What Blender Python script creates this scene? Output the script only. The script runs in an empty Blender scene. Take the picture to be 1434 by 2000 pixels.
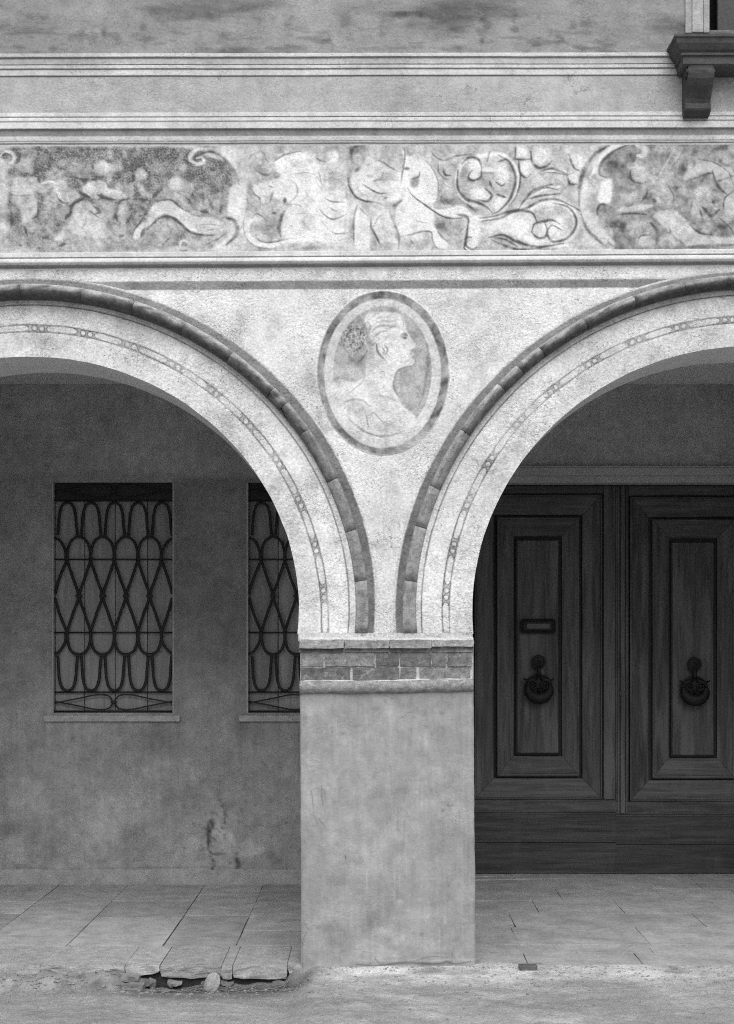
import bpy, bmesh, math, random
import numpy as np
from mathutils import Vector, noise as mnoise

random.seed(7)
RNG = np.random.default_rng(11)
scene = bpy.context.scene
C = scene.collection

# ------------------------------------------------------------------ camera, sky, sun, exposure
D = 8.0                      # camera to facade plane (m)
PX = 351.0                   # photo pixels per metre on the facade plane
F = D * PX                   # focal length in photo pixels
VX, VY = 717.0, 1270.0       # vanishing point in the photo
EYE = (1885.0 - VY) / PX
cam_d = bpy.data.cameras.new('camera')
cam = bpy.data.objects.new('camera', cam_d)
C.objects.link(cam)
cam.location = (0, -D, EYE)
cam.rotation_euler = (math.radians(90), 0, 0)
cam_d.sensor_fit = 'VERTICAL'
cam_d.sensor_height = 36.0
cam_d.lens = F / 2000.0 * 36.0
cam_d.shift_y = (VY - 1000.0) / 2000.0
cam_d.clip_end = 500
scene.camera = cam

SUN_EL, SUN_AZ = math.radians(52), math.radians(176)
world = bpy.data.worlds.new('World')
scene.world = world
world.use_nodes = True
wn = world.node_tree.nodes
wl = world.node_tree.links
bg = wn['Background']
sky = wn.new('ShaderNodeTexSky')
sky.sky_type = 'NISHITA'
sky.sun_disc = False
sky.sun_elevation = SUN_EL
sky.sun_rotation = SUN_AZ
sky.air_density = 1.5
sky.dust_density = 4.0
bw = wn.new('ShaderNodeRGBToBW')          # black and white film
wl.new(sky.outputs[0], bw.inputs[0])
wl.new(bw.outputs[0], bg.inputs['Color'])
bg.inputs['Strength'].default_value = 0.10
sun_d = bpy.data.lights.new('sun', 'SUN')
sun_d.energy = 1.5
sun_d.angle = math.radians(58)
sun_d.color = (1, 1, 1)
sun = bpy.data.objects.new('sun', sun_d)
C.objects.link(sun)
sdir = Vector((math.cos(SUN_EL) * math.sin(SUN_AZ), math.cos(SUN_EL) * math.cos(SUN_AZ), math.sin(SUN_EL)))
sun.rotation_euler = (sdir).to_track_quat('Z', 'Y').to_euler()
sun.location = (0, -10, 15)
scene.cycles.use_denoising = False      # keep the grain of the plaster crisp
scene.cycles.filter_width = 1.1
scene.view_settings.view_transform = 'Standard'
scene.view_settings.look = 'None'
scene.view_settings.gamma = 1.0
scene.view_settings.use_curve_mapping = False
scene.view_settings.exposure = 0.55

# ------------------------------------------------------------------ pixel -> place helpers
def fx(x): return (x - VX) / PX                      # facade plane
def fz(y): return EYE + (VY - y) / PX
YB = F / ((1727 - VY) / EYE) - D                     # back wall plane
SB = F / (D + YB)
def bx(x): return (x - VX) / SB
def bz(y): return EYE + (VY - y) / SB
YD = YB + 0.21                                       # door plane
SD = F / (D + YD)
def dx(x): return (x - VX) / SD
def dz(y): return EYE + (VY - y) / SD
def floor_y(y): return F * EYE / (y - VY) - D

# ------------------------------------------------------------------ object helpers
def link(o, parent=None):
    C.objects.link(o)
    if parent is not None:
        o.parent = parent
    return o

def empty(name, loc=(0, 0, 0), label=None, cat=None, kind=None, group=None, parent=None):
    o = bpy.data.objects.new(name, None)
    o.empty_display_size = 0.1
    link(o, parent)
    o.location = loc
    tag(o, label, cat, kind, group)
    return o

def tag(o, label=None, cat=None, kind=None, group=None):
    if label: o['label'] = label
    if cat: o['category'] = cat
    if kind: o['kind'] = kind
    if group: o['group'] = group
    return o

def mobj(name, verts, faces, mat, parent=None, smooth=False, origin=None):
    me = bpy.data.meshes.new(name)
    V = np.asarray(verts, dtype=float)
    if origin is not None:
        V = V - np.asarray(origin)
    me.from_pydata([tuple(v) for v in V], [], faces)
    me.validate()
    if smooth:
        me.polygons.foreach_set('use_smooth', [True] * len(me.polygons))
    me.materials.append(mat)
    me.update()
    o = bpy.data.objects.new(name, me)
    link(o, parent)
    if origin is not None:
        o.location = origin
    return o

def bm_obj(name, bm, mat, parent=None, smooth=False):
    bmesh.ops.recalc_face_normals(bm, faces=bm.faces)
    me = bpy.data.meshes.new(name)
    bm.to_mesh(me)
    bm.free()
    if smooth:
        me.polygons.foreach_set('use_smooth', [True] * len(me.polygons))
    me.materials.append(mat)
    o = bpy.data.objects.new(name, me)
    return link(o, parent)

def grid_obj(name, P, mat, parent=None, paint=None, keep=None, smooth=True, flip=False):
    """P: (ny, nx, 3) vertex grid; keep: (ny-1, nx-1) bool cells."""
    ny, nx = P.shape[:2]
    idx = np.arange(ny * nx).reshape(ny, nx)
    q = np.stack([idx[:-1, :-1], idx[1:, :-1], idx[1:, 1:], idx[:-1, 1:]], -1)
    if flip: q = q[..., ::-1]
    q = q[keep] if keep is not None else q.reshape(-1, 4)
    used = np.unique(q)
    remap = np.full(ny * nx, -1, dtype=np.int64)
    remap[used] = np.arange(len(used))
    q = remap[q]
    V = P.reshape(-1, 3)[used]
    me = bpy.data.meshes.new(name)
    me.vertices.add(len(V))
    me.vertices.foreach_set('co', V.astype(np.float32).ravel())
    me.loops.add(q.size)
    me.loops.foreach_set('vertex_index', q.astype(np.int32).ravel())
    me.polygons.add(len(q))
    me.polygons.foreach_set('loop_start', np.arange(0, q.size, 4, dtype=np.int32))
    me.polygons.foreach_set('loop_total', np.full(len(q), 4, dtype=np.int32))
    me.update(calc_edges=True)
    if smooth:
        me.polygons.foreach_set('use_smooth', np.ones(len(q), dtype=bool))
    if paint is not None:
        a = me.attributes.new('paint', 'FLOAT', 'POINT')
        a.data.foreach_set('value', np.asarray(paint, dtype=np.float32).reshape(-1)[used])
    me.materials.append(mat)
    o = bpy.data.objects.new(name, me)
    return link(o, parent)

def add_box(bm, x0, x1, y0, y1, z0, z1, bev=0.0):
    vs = [bm.verts.new(c) for c in ((x0, y0, z0), (x1, y0, z0), (x1, y1, z0), (x0, y1, z0),
                                    (x0, y0, z1), (x1, y0, z1), (x1, y1, z1), (x0, y1, z1))]
    fs = [bm.faces.new([vs[i] for i in f]) for f in ((0, 3, 2, 1), (4, 5, 6, 7), (0, 1, 5, 4), (1, 2, 6, 5), (2, 3, 7, 6), (3, 0, 4, 7))]
    if bev > 0:
        es = list({e for f in fs for e in f.edges})
        bmesh.ops.bevel(bm, geom=es, offset=bev, segments=1, affect='EDGES')

def box_obj(name, x0, x1, y0, y1, z0, z1, mat, parent=None, bev=0.0):
    bm = bmesh.new()
    add_box(bm, x0, x1, y0, y1, z0, z1, bev)
    return bm_obj(name, bm, mat, parent)

def tube_geo(pts, r, n=6, caps=True, flat=1.0):
    """pts: list of 3D points; returns verts, faces. r scalar or list. flat scales the Y thickness."""
    P = [Vector(p) for p in pts]
    V, Fc = [], []
    m = len(P)
    up = Vector((0, 1, 0))
    for i, p in enumerate(P):
        t = (P[min(i + 1, m - 1)] - P[max(i - 1, 0)]).normalized()
        s = t.cross(up)
        if s.length < 1e-4: s = t.cross(Vector((1, 0, 0)))
        s.normalize()
        u = s.cross(t).normalized()
        rr = r[i] if hasattr(r, '__len__') else r
        for k in range(n):
            a = 2 * math.pi * (k + 0.5) / n
            V.append(p + s * (math.cos(a) * rr) + u * (math.sin(a) * rr * flat))
    for i in range(m - 1):
        for k in range(n):
            a, b = i * n + k, i * n + (k + 1) % n
            Fc.append((a, b, b + n, a + n))
    if caps:
        Fc.append(tuple(range(n - 1, -1, -1)))
        Fc.append(tuple((m - 1) * n + k for k in range(n)))
    return V, Fc

def join_geo(parts):
    V, Fc = [], []
    for v, f in parts:
        o = len(V)
        V += list(v)
        Fc += [tuple(i + o for i in q) for q in f]
    return V, Fc

def spline(pts, step=1.0, closed=False):
    P = np.asarray(pts, float)
    if len(P) < 3:
        n = max(2, int(np.linalg.norm(P[-1] - P[0]) / step))
        t = np.linspace(0, 1, n)[:, None]
        return P[0] * (1 - t) + P[-1] * t
    if closed:
        Q = np.vstack([P[-1], P, P[0], P[1]])
    else:
        Q = np.vstack([2 * P[0] - P[1], P, 2 * P[-1] - P[-2]])
    out = []
    for i in range(len(Q) - 3):
        p0, p1, p2, p3 = Q[i:i + 4]
        n = max(2, int(np.linalg.norm(p2 - p1) / step))
        t = np.linspace(0, 1, n, endpoint=False)[:, None]
        out.append(0.5 * ((2 * p1) + (-p0 + p2) * t + (2 * p0 - 5 * p1 + 4 * p2 - p3) * t ** 2 + (-p0 + 3 * p1 - 3 * p2 + p3) * t ** 3))
    out.append(Q[-2][None])
    return np.vstack(out)

# ------------------------------------------------------------------ numpy noise and fresco canvas
def vnoise(X, Y, scale, seed):
    """smooth value noise on arrays of coordinates (scale = feature size)."""
    r = np.random.default_rng(seed)
    T = r.random((257, 257))
    x = np.asarray(X) / scale + 91.3
    y = np.asarray(Y) / scale + 37.7
    xi, yi = np.floor(x).astype(int), np.floor(y).astype(int)
    u, v = x - xi, y - yi
    u, v = u * u * (3 - 2 * u), v * v * (3 - 2 * v)
    a, b = xi % 256, yi % 256
    return (T[b, a] * (1 - u) + T[b, a + 1] * u) * (1 - v) + (T[b + 1, a] * (1 - u) + T[b + 1, a + 1] * u) * v

def fbm(X, Y, scale, seed, oct=4, gain=0.55):
    s, amp, tot = 0, 1.0, 0
    for k in range(oct):
        s = s + amp * vnoise(X, Y, scale / 2 ** k, seed + k * 13)
        tot += amp
        amp *= gain
    return s / tot

class Canvas:
    def __init__(self, x0, x1, y0, y1, base, res=1.0):
        self.x0, self.y0, self.res = x0, y0, res
        self.w, self.h = int((x1 - x0) / res) + 1, int((y1 - y0) / res) + 1
        self.X, self.Y = np.meshgrid(x0 + np.arange(self.w) * res, y0 + np.arange(self.h) * res)
        self.a = np.full((self.h, self.w), float(base))
        self.off = (0, 0, 1.0)
    def tr(self, pts):
        ox, oy, s = self.off
        return np.asarray([(ox + p[0] / s, oy + p[1] / s) for p in pts], float)
    def blend(self, sl, m, val):
        self.a[sl] = self.a[sl] * (1 - m) + val * m
    def box(self, lo, hi):
        i0 = max(0, int((lo[0] - self.x0) / self.res)); i1 = min(self.w, int((hi[0] - self.x0) / self.res) + 2)
        j0 = max(0, int((lo[1] - self.y0) / self.res)); j1 = min(self.h, int((hi[1] - self.y0) / self.res) + 2)
        return slice(j0, max(j1, j0)), slice(i0, max(i1, i0))
    def stroke(self, pts, w, val=0.36, alpha=0.75, soft=0.6, taper=True, w2=None):
        S = spline(self.tr(pts), 1.0)
        n = len(S)
        t = np.linspace(0, 1, n)
        W = w * (np.sin(np.pi * np.clip(t, 0.06, 0.94)) ** 0.5 if taper else np.ones(n)) / 2
        if w2 is not None: W = (w * (1 - t) + w2 * t) / 2
        pad = w + 3
        sl = self.box(S.min(0) - pad, S.max(0) + pad)
        X, Y = self.X[sl], self.Y[sl]
        if X.size == 0: return
        m = np.zeros_like(X)
        for (sx, sy), ww in zip(S, W):
            s2 = self.box((sx - pad, sy - pad), (sx + pad, sy + pad))
            a = slice(max(0, s2[0].start - sl[0].start), max(0, s2[0].stop - sl[0].start))
            b = slice(max(0, s2[1].start - sl[1].start), max(0, s2[1].stop - sl[1].start))
            d = np.hypot(X[a, b] - sx, Y[a, b] - sy)
            e = max(0.8, ww * soft)
            m[a, b] = np.maximum(m[a, b], np.clip((ww + e - d) / (2 * e), 0, 1))
        self.blend(sl, m * alpha, val)
    def blob(self, cx, cy, rx, ry, val, alpha=0.8, soft=0.35, rot=0.0):
        ox, oy, s = self.off
        cx, cy, rx, ry = ox + cx / s, oy + cy / s, rx / s, ry / s
        R = max(rx, ry) * 1.6 + 2
        sl = self.box((cx - R, cy - R), (cx + R, cy + R))
        X, Y = self.X[sl] - cx, self.Y[sl] - cy
        c, sn = math.cos(rot), math.sin(rot)
        d = np.hypot((X * c + Y * sn) / rx, (-X * sn + Y * c) / ry)
        self.blend(sl, np.clip((1 + soft - d) / (2 * soft), 0, 1) * alpha, val)
    def poly(self, pts, val, alpha=1.0, soft=2.0, smooth=True):
        P = self.tr(pts)
        if smooth: P = spline(P, 3.0, closed=True)
        sl = self.box(P.min(0) - soft - 2, P.max(0) + soft + 2)
        X, Y = self.X[sl], self.Y[sl]
        ins = np.zeros(X.shape, bool)
        dm = np.full(X.shape, 1e9)
        Q = np.roll(P, -1, 0)
        for (x1, y1), (x2, y2) in zip(P, Q):
            if y1 != y2:
                c = ((y1 > Y) != (y2 > Y)) & (X < (x2 - x1) * (Y - y1) / (y2 - y1) + x1)
                ins ^= c
            L2 = (x2 - x1) ** 2 + (y2 - y1) ** 2 + 1e-9
            t = np.clip(((X - x1) * (x2 - x1) + (Y - y1) * (y2 - y1)) / L2, 0, 1)
            dm = np.minimum(dm, np.hypot(X - x1 - t * (x2 - x1), Y - y1 - t * (y2 - y1)))
        sd = np.where(ins, -dm, dm)
        m = np.clip((soft - sd) / (2 * soft), 0, 1) * alpha
        self.blend(sl, m, val)
        return sl, m
    def sample(self, X, Y):
        x = np.clip((np.asarray(X) - self.x0) / self.res, 0, self.w - 1.001)
        y = np.clip((np.asarray(Y) - self.y0) / self.res, 0, self.h - 1.001)
        i, j = x.astype(int), y.astype(int)
        u, v = x - i, y - j
        a = self.a
        return (a[j, i] * (1 - u) + a[j, i + 1] * u) * (1 - v) + (a[j + 1, i] * (1 - u) + a[j + 1, i + 1] * u) * v

# ------------------------------------------------------------------ node materials (all grey: a black and white photograph)
class NM:
    def __init__(self, name, rough=0.9, spec=0.2):
        self.m = bpy.data.materials.new(name)
        self.m.use_nodes = True
        self.t = self.m.node_tree
        self.b = self.t.nodes['Principled BSDF']
        self.b.inputs['Roughness'].default_value = rough
        self.b.inputs['Specular IOR Level'].default_value = spec
        self.geo = self.t.nodes.new('ShaderNodeNewGeometry')
        self.pos = self.geo.outputs['Position']
    def new(self, t, **k):
        n = self.t.nodes.new(t)
        for a, v in k.items(): setattr(n, a, v)
        return n
    def set(self, sock, v):
        if isinstance(v, (int, float)): sock.default_value = v
        elif isinstance(v, tuple): sock.default_value = v
        else: self.t.links.new(v, sock)
    def math(self, op, a, b=0.0, c=None, clamp=False):
        n = self.new('ShaderNodeMath', operation=op)
        n.use_clamp = clamp
        self.set(n.inputs[0], a); self.set(n.inputs[1], b)
        if c is not None: self.set(n.inputs[2], c)
        return n.outputs[0]
    def mul(self, a, b): return self.math('MULTIPLY', a, b)
    def add(self, a, b): return self.math('ADD', a, b)
    def scale(self, s, vec=None):
        n = self.new('ShaderNodeMapping')
        self.set(n.inputs['Vector'], vec if vec is not None else self.pos)
        n.inputs['Scale'].default_value = s
        return n.outputs[0]
    def noise(self, scale, detail=4, rough=0.55, vec=None, dist=0.0):
        n = self.new('ShaderNodeTexNoise')
        self.set(n.inputs['Vector'], vec if vec is not None else self.pos)
        n.inputs['Scale'].default_value = scale
        n.inputs['Detail'].default_value = detail
        n.inputs['Roughness'].default_value = rough
        n.inputs['Distortion'].default_value = dist
        return n.outputs['Fac']
    def voro(self, scale, vec=None, feature='F1', out='Distance'):
        n = self.new('ShaderNodeTexVoronoi', feature=feature)
        self.set(n.inputs['Vector'], vec if vec is not None else self.pos)
        n.inputs['Scale'].default_value = scale
        return n.outputs[out]
    def mapr(self, v, a, b, c, d):
        n = self.new('ShaderNodeMapRange')
        n.clamp = True
        self.set(n.inputs[0], v)
        for i, q in zip((1, 2, 3, 4), (a, b, c, d)): self.set(n.inputs[i], q)
        return n.outputs[0]
    def attr(self, name='paint'):
        n = self.new('ShaderNodeAttribute')
        n.attribute_name = name
        return n.outputs['Fac']
    def rnd(self):
        return self.new('ShaderNodeObjectInfo').outputs['Random']
    def xyz(self, i):
        n = self.new('ShaderNodeSeparateXYZ')
        self.t.links.new(self.pos, n.inputs[0])
        return n.outputs[i]
    def bump(self, h, strength=0.5, dist=0.01, prev=None):
        n = self.new('ShaderNodeBump')
        n.inputs['Strength'].default_value = strength
        n.inputs['Distance'].default_value = dist
        self.set(n.inputs['Height'], h)
        if prev is not None: self.t.links.new(prev, n.inputs['Normal'])
        return n.outputs[0]
    def done(self, col, normal=None, rough=None):
        self.set(self.b.inputs['Base Color'], col)
        if normal is not None: self.t.links.new(normal, self.b.inputs['Normal'])
        if rough is not None: self.set(self.b.inputs['Roughness'], rough)
        return self.m

def mat_plaster(name, base=None, blot=0.22, fine=0.16, pit=0.35, bump=0.5, streak=0.0, seed=0.0, pitscale=95, crack=0.35):
    """lime plaster: paint attribute (or a flat base) worn by blotches, grain and pits."""
    n = NM(name, 0.95, 0.1)
    p = n.scale((1, 1, 1))
    n.t.nodes[-1].inputs['Location'].default_value = (seed, seed * 0.7, seed * 1.3)
    c = n.attr() if base is None else base
    big = n.noise(2.6, 6, 0.6, p)
    mid = n.noise(11, 5, 0.62, p, 0.4)
    fin = n.noise(70, 4, 0.65, p)
    c = n.mul(c, n.mapr(big, 0.25, 0.75, 1 - blot, 1 + blot * 0.7))
    c = n.mul(c, n.mapr(mid, 0.3, 0.72, 1 - blot * 0.8, 1 + blot * 0.5))
    c = n.mul(c, n.mapr(fin, 0.3, 0.7, 1 - fine, 1 + fine * 0.8))
    pm = n.noise(pitscale, 3, 0.6, n.scale((1, 1, 1.5), p), 0.8)
    zone = n.mapr(n.noise(4.5, 4, 0.55, p), 0.49, 0.63, 0.0, 1.0)
    pits = n.mul(n.mapr(pm, 0.60, 0.70, 0, 1), zone)
    c = n.mul(c, n.math('SUBTRACT', 1.0, n.mul(pits, pit)))
    nz = n.new('ShaderNodeTexNoise'); n.set(nz.inputs['Vector'], p); nz.inputs['Scale'].default_value = 6; nz.inputs['Detail'].default_value = 5
    vm = n.new('ShaderNodeVectorMath', operation='MULTIPLY_ADD')
    n.set(vm.inputs[0], nz.outputs['Color']); vm.inputs[1].default_value = (.35, .35, .35); n.set(vm.inputs[2], p)
    ce = n.voro(3.2, vm.outputs[0], 'DISTANCE_TO_EDGE')
    cz = n.mapr(n.noise(3.1, 4, 0.6, n.scale((1.3, 1, 1), p)), 0.55, 0.66, 0, crack)
    c = n.mul(c, n.math('SUBTRACT', 1.0, n.mul(n.mapr(ce, 0.004, 0.010, 1, 0), cz)))
    fleck = n.mul(n.mapr(n.noise(48, 4, 0.7, n.scale((1, 1, 1.6), p), 1.2), 0.60, 0.66, 0, 1), n.mapr(n.noise(3.7, 4, 0.6, p), 0.52, 0.62, 0, pit * .8))
    c = n.mul(c, n.math('SUBTRACT', 1.0, fleck))
    if streak:
        st = n.noise(3.0, 5, 0.6, n.scale((9, 9, 0.5), p))
        c = n.mul(c, n.mapr(st, 0.35, 0.7, 1 - streak, 1 + streak * 0.6))
    h = n.add(n.mul(fin, 0.25), n.add(n.mul(n.mul(n.noise(34, 5, 0.62, n.scale((1, 1, 1.35), p), 0.9), n.mapr(n.noise(2.9, 3, 0.5, p), 0.38, 0.66, 0.25, 1.5)), 0.9), n.add(n.mul(pits, -0.9), n.mul(fleck, -1.2))))
    return n.done(c, n.bump(h, bump, 0.013))

M = {}
M['fresco'] = mat_plaster('fresco_plaster', None, 0.20, 0.26, 0.50, 0.70)
M['frieze'] = mat_plaster('frieze_paint', None, 0.14, 0.22, 0.35, 0.40)
M['band'] = mat_plaster('band_plaster', None, 0.20, 0.16, 0.30, 0.45, seed=3)
M['pillar'] = mat_plaster('pillar_plaster', None, 0.20, 0.10, 0.12, 0.28, streak=0.07, seed=5, pitscale=40)
M['backwall'] = mat_plaster('old_wall_plaster', None, 0.26, 0.14, 0.25, 0.45, streak=0.08, seed=8)
M['ceiling'] = mat_plaster('ceiling_plaster', 0.70, 0.08, 0.05, 0.1, 0.15, seed=2)
M['plainwall'] = mat_plaster('outer_plaster', 0.5, 0.2, 0.1, 0.3, 0.4, seed=9)
M['lintel'] = mat_plaster('lintel_stone', 0.42, 0.12, 0.1, 0.15, 0.25, seed=4)

def mat_brick(name, lo, hi, dust, att=False):
    n = NM(name, 0.95, 0.1)
    c = n.mul(n.attr(), n.mapr(n.rnd(), 0, 1, lo, hi)) if att else n.mapr(n.rnd(), 0, 1, lo, hi)
    c = n.mul(c, n.mapr(n.noise(30, 5, 0.65), 0.3, 0.7, 0.62, 1.4))
    c = n.mul(c, n.mapr(n.noise(160, 3, 0.6), 0.3, 0.7, 0.75, 1.2))
    d = n.mapr(n.noise(24, 5, 0.7, None, 0.7), 0.56, 0.72, 0, dust)
    mix = n.add(n.mul(c, n.math('SUBTRACT', 1.0, d)), n.mul(d, 0.55))
    h = n.add(n.noise(60, 5, 0.65), n.mul(n.noise(200, 3, 0.6), 0.4))
    return n.done(mix, n.bump(h, 0.7, 0.006))
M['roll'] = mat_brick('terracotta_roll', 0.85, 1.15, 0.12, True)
M['brick'] = mat_brick('old_brick', 0.12, 0.23, 0.55)
M['ledge'] = mat_brick('dusty_ledge', 0.24, 0.32, 0.9)
M['mortar'] = mat_plaster('lime_mortar', 0.55, 0.25, 0.2, 0.4, 0.7, seed=6)

def mat_stone(name, lo, hi, scale=9, rough=0.85, bump=0.5, spot=0.25):
    n = NM(name, rough, 0.2)
    c = n.mapr(n.rnd(), 0, 1, lo, hi)
    c = n.mul(c, n.mapr(n.noise(scale, 6, 0.62, None, 0.3), 0.28, 0.72, 0.72, 1.25))
    c = n.mul(c, n.mapr(n.noise(scale * 9, 4, 0.65), 0.3, 0.7, 0.8, 1.18))
    s = n.mapr(n.noise(scale * 3.1, 4, 0.7, None, 1.0), 0.60, 0.74, 0, spot)
    c = n.mul(c, n.math('SUBTRACT', 1.0, s))
    h = n.add(n.noise(scale * 4, 5, 0.65), n.mul(n.noise(scale * 22, 3, 0.6), 0.35))
    return n.done(c, n.bump(h, bump, 0.008))
M['slab'] = mat_stone('worn_paving_stone', 0.26, 0.37, 7, 0.8, 0.4, 0.35)
M['slabfine'] = mat_stone('dusty_paving', 0.29, 0.33, 5, 0.85, 0.3, 0.15)
M['kerb'] = mat_stone('broken_kerb_stone', 0.30, 0.37, 14, 0.9, 0.9)
M['rubble'] = mat_stone('rubble_stone', 0.15, 0.25, 16, 0.95, 0.9)
M['palestone'] = mat_stone('pale_loose_stone', 0.36, 0.37, 18, 0.9, 0.7)
M['sill'] = mat_stone('weathered_sill_stone', 0.07, 0.09, 12, 0.9, 0.5, 0.4)
M['jamb'] = mat_stone('window_frame_stone', 0.34, 0.38, 12, 0.9, 0.4)
M['winsill'] = mat_stone('window_sill_stone', 0.42, 0.46, 12, 0.85, 0.3)
M['bed'] = mat_stone('dark_joint_bed', 0.04, 0.04, 30, 0.95, 0.8)

def mat_wood(name, base, vertical=True, contrast=0.4, worn=0.3, rough=0.55):
    n = NM(name, rough, 0.3)
    s = (14, 14, 0.9) if vertical else (0.9, 14, 14)
    s2 = (60, 60, 2.2) if vertical else (2.2, 60, 60)
    g = n.noise(2.2, 6, 0.62, n.scale(s), 0.6)
    f = n.noise(2.2, 4, 0.6, n.scale(s2), 0.2)
    c = n.mul(base, n.mapr(g, 0.28, 0.72, 1 - contrast, 1 + contrast * 1.3))
    c = n.mul(c, n.mapr(f, 0.3, 0.7, 1 - contrast * 0.5, 1 + contrast * 0.6))
    c = n.mul(c, n.mapr(n.rnd(), 0, 1, 0.85, 1.18))
    if vertical:
        cx_ = n.new('ShaderNodeCombineXYZ')
        n.set(cx_.inputs[0], n.add(n.xyz(0), n.mul(n.math('SINE', n.mul(n.xyz(2), 150.0)), .0035)))
        n.set(cx_.inputs[1], n.xyz(1)); n.set(cx_.inputs[2], n.xyz(2))
        w = n.mapr(n.noise(3.2, 4, 0.6, n.scale((4.5, 4.5, .45), cx_.outputs[0]), 0.2), 0.50, 0.62, 0, worn)
    else:
        w = n.mapr(n.noise(3.2, 5, 0.7, n.scale((3, 3, 1)), 0.4), 0.52, 0.75, 0, worn)
    c = n.add(n.mul(c, n.math('SUBTRACT', 1.0, w)), n.mul(w, base * 2.2))
    h = n.add(f, n.mul(n.noise(120, 3, 0.6), 0.3))
    return n.done(c, n.bump(h, 0.35, 0.003))
M['door'] = mat_wood('door_walnut', 0.058, True, 0.55, 0.75)
M['doorh'] = mat_wood('door_walnut_rail', 0.060, False, 0.55, 0.5)
M['doorplinth'] = mat_wood('door_plinth_wood', 0.045, False, 0.5, 0.35, 0.7)
M['groove'] = mat_wood('door_dark_groove', 0.022, True, 0.2, 0.05)
M['shutter'] = mat_wood('shutter_boards', 0.28, True, 0.18, 0.1, 0.8)

def mat_plain(name, base, rough, metal=0.0, nscale=60, var=0.25, bump=0.2):
    n = NM(name, rough, 0.4)
    n.b.inputs['Metallic'].default_value = metal
    c = n.mul(base, n.mapr(n.noise(nscale, 4, 0.6), 0.3, 0.7, 1 - var, 1 + var))
    return n.done(c, n.bump(n.noise(nscale * 2, 4, 0.6), bump, 0.003))
M['iron'] = mat_plain('wrought_iron', 0.018, 0.6, 0.0, 80, 0.4, 0.4)
M['bronze'] = mat_plain('dark_bronze', 0.006, 0.62, 0.0, 90, 0.35, 0.25)
M['slot'] = mat_plain('worn_letter_flap', 0.08, 0.5, 0.0, 60, 0.3)
M['dark'] = mat_plain('shade_backing', 0.012, 0.95)  # near-black: unlit depth behind openings put into the colour
M['straw'] = mat_plain('dry_straw', 0.20, 0.9, 0, 40, 0.4)
M['pebble'] = mat_stone('gravel_stone', 0.2, 0.42, 40, 0.9, 0.5)
M['winwood'] = mat_plain('grey_shutter_paint', 0.07, 0.8)

def mat_street():
    n = NM('dusty_street', 0.95, 0.1)
    c = n.attr()
    c = n.mul(c, n.mapr(n.noise(3.4, 6, 0.6, n.scale((1, 2.2, 1)), 0.5), 0.28, 0.72, 0.78, 1.2))
    c = n.mul(c, n.mapr(n.noise(22, 6, 0.7, n.scale((1, 1.0, 1)), 0.6), 0.3, 0.7, 0.80, 1.18))
    c = n.mul(c, n.mapr(n.noise(90, 4, 0.7), 0.3, 0.7, 0.82, 1.18))
    sp = n.mapr(n.noise(120, 3, 0.6), 0.62, 0.74, 0, 0.55)
    c = n.mul(c, n.math('SUBTRACT', 1.0, sp))
    lt = n.mapr(n.noise(75, 3, 0.6, n.scale((1, 1, 1))), 0.66, 0.76, 0, 0.12)
    c = n.add(c, lt)
    h = n.add(n.noise(45, 5, 0.65), n.mul(n.noise(190, 4, 0.6), 0.5))
    return n.done(c, n.bump(h, 0.8, 0.012))
M['street'] = mat_street()

# ------------------------------------------------------------------ arch curves, read off the photograph
def polar_fit(pts, cx, cy, deg=3):
    P = np.asarray(pts, float)
    dxx, dyy = P[:, 0] - cx, cy - P[:, 1]
    phi = np.arctan2(dxx, dyy)
    r = np.hypot(dxx, dyy)
    A = np.stack([np.abs(phi) ** (2 * k) for k in range(deg)], 1)
    return np.linalg.lstsq(A, r, rcond=None)[0]
def rad(co, phi): return sum(c * np.abs(phi) ** (2 * k) for k, c in enumerate(co))
LC, RC = (60.0, 1238.0), (1466.0, 1238.0)
L_in = [(0, 700.4), (64, 697.6), (120, 700.4), (167, 706.5), (201, 715), (251, 731), (290, 749), (349, 781), (400, 815), (461.6, 874), (498, 920), (528.5, 970.6), (551, 1015), (565, 1062.6), (576, 1113), (581.5, 1168.6), (583, 1236)]
L_ch = [(643, 1238), (640, 1174), (630, 1104.5), (613.6, 1034.7), (590, 979), (545, 892.5), (506, 839.5), (461.6, 789), (392, 736), (335, 707), (279, 676.7), (223, 656), (159, 643), (84, 637), (0, 638)]
L_tl = [(682, 1230), (675, 1118), (657, 1029), (629, 951), (587, 867), (534, 803), (475.5, 747), (406, 700), (349, 670), (251, 622), (139, 600.5), (0, 598.6)]
L_ri = [(693, 1238), (686, 1104), (665, 1001), (629, 923), (587, 850.6), (545, 803), (503, 761), (434, 708), (400, 682), (335, 651.6), (251, 612), (167, 593), (84, 588), (0, 589)]
L_ro = [(721, 1238), (715, 1146), (704, 1076.6), (682, 979), (654, 923), (601, 839.5), (542.5, 758.6), (475.5, 700), (385, 644), (270.6, 593), (167, 566.5), (84, 561), (0, 562)]
L_ou = [(737, 1238), (732, 1160), (722, 1085), (710, 1023.6), (690, 965), (665, 903.6), (629, 834), (592.7, 786.5), (556, 744.6), (500.6, 700), (400, 632), (321, 592), (265, 570), (167, 553), (84, 548), (0, 549)]
R_in = [(923, 1241), (923.5, 1188), (931, 1113), (945, 1048.7), (973, 984.5), (1015, 906), (1071, 838), (1106.5, 803.6), (1150, 775), (1179, 754), (1235, 724), (1296, 703), (1369, 685), (1434, 681)]
R_ch = [(864, 1238), (867, 1132), (879.7, 1076.6), (900.6, 1001), (931, 931.5), (981.5, 853.4), (1034.5, 787), (1096, 736), (1117.7, 724), (1201, 676.7), (1285, 641.8), (1355, 628), (1434, 620)]
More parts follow.
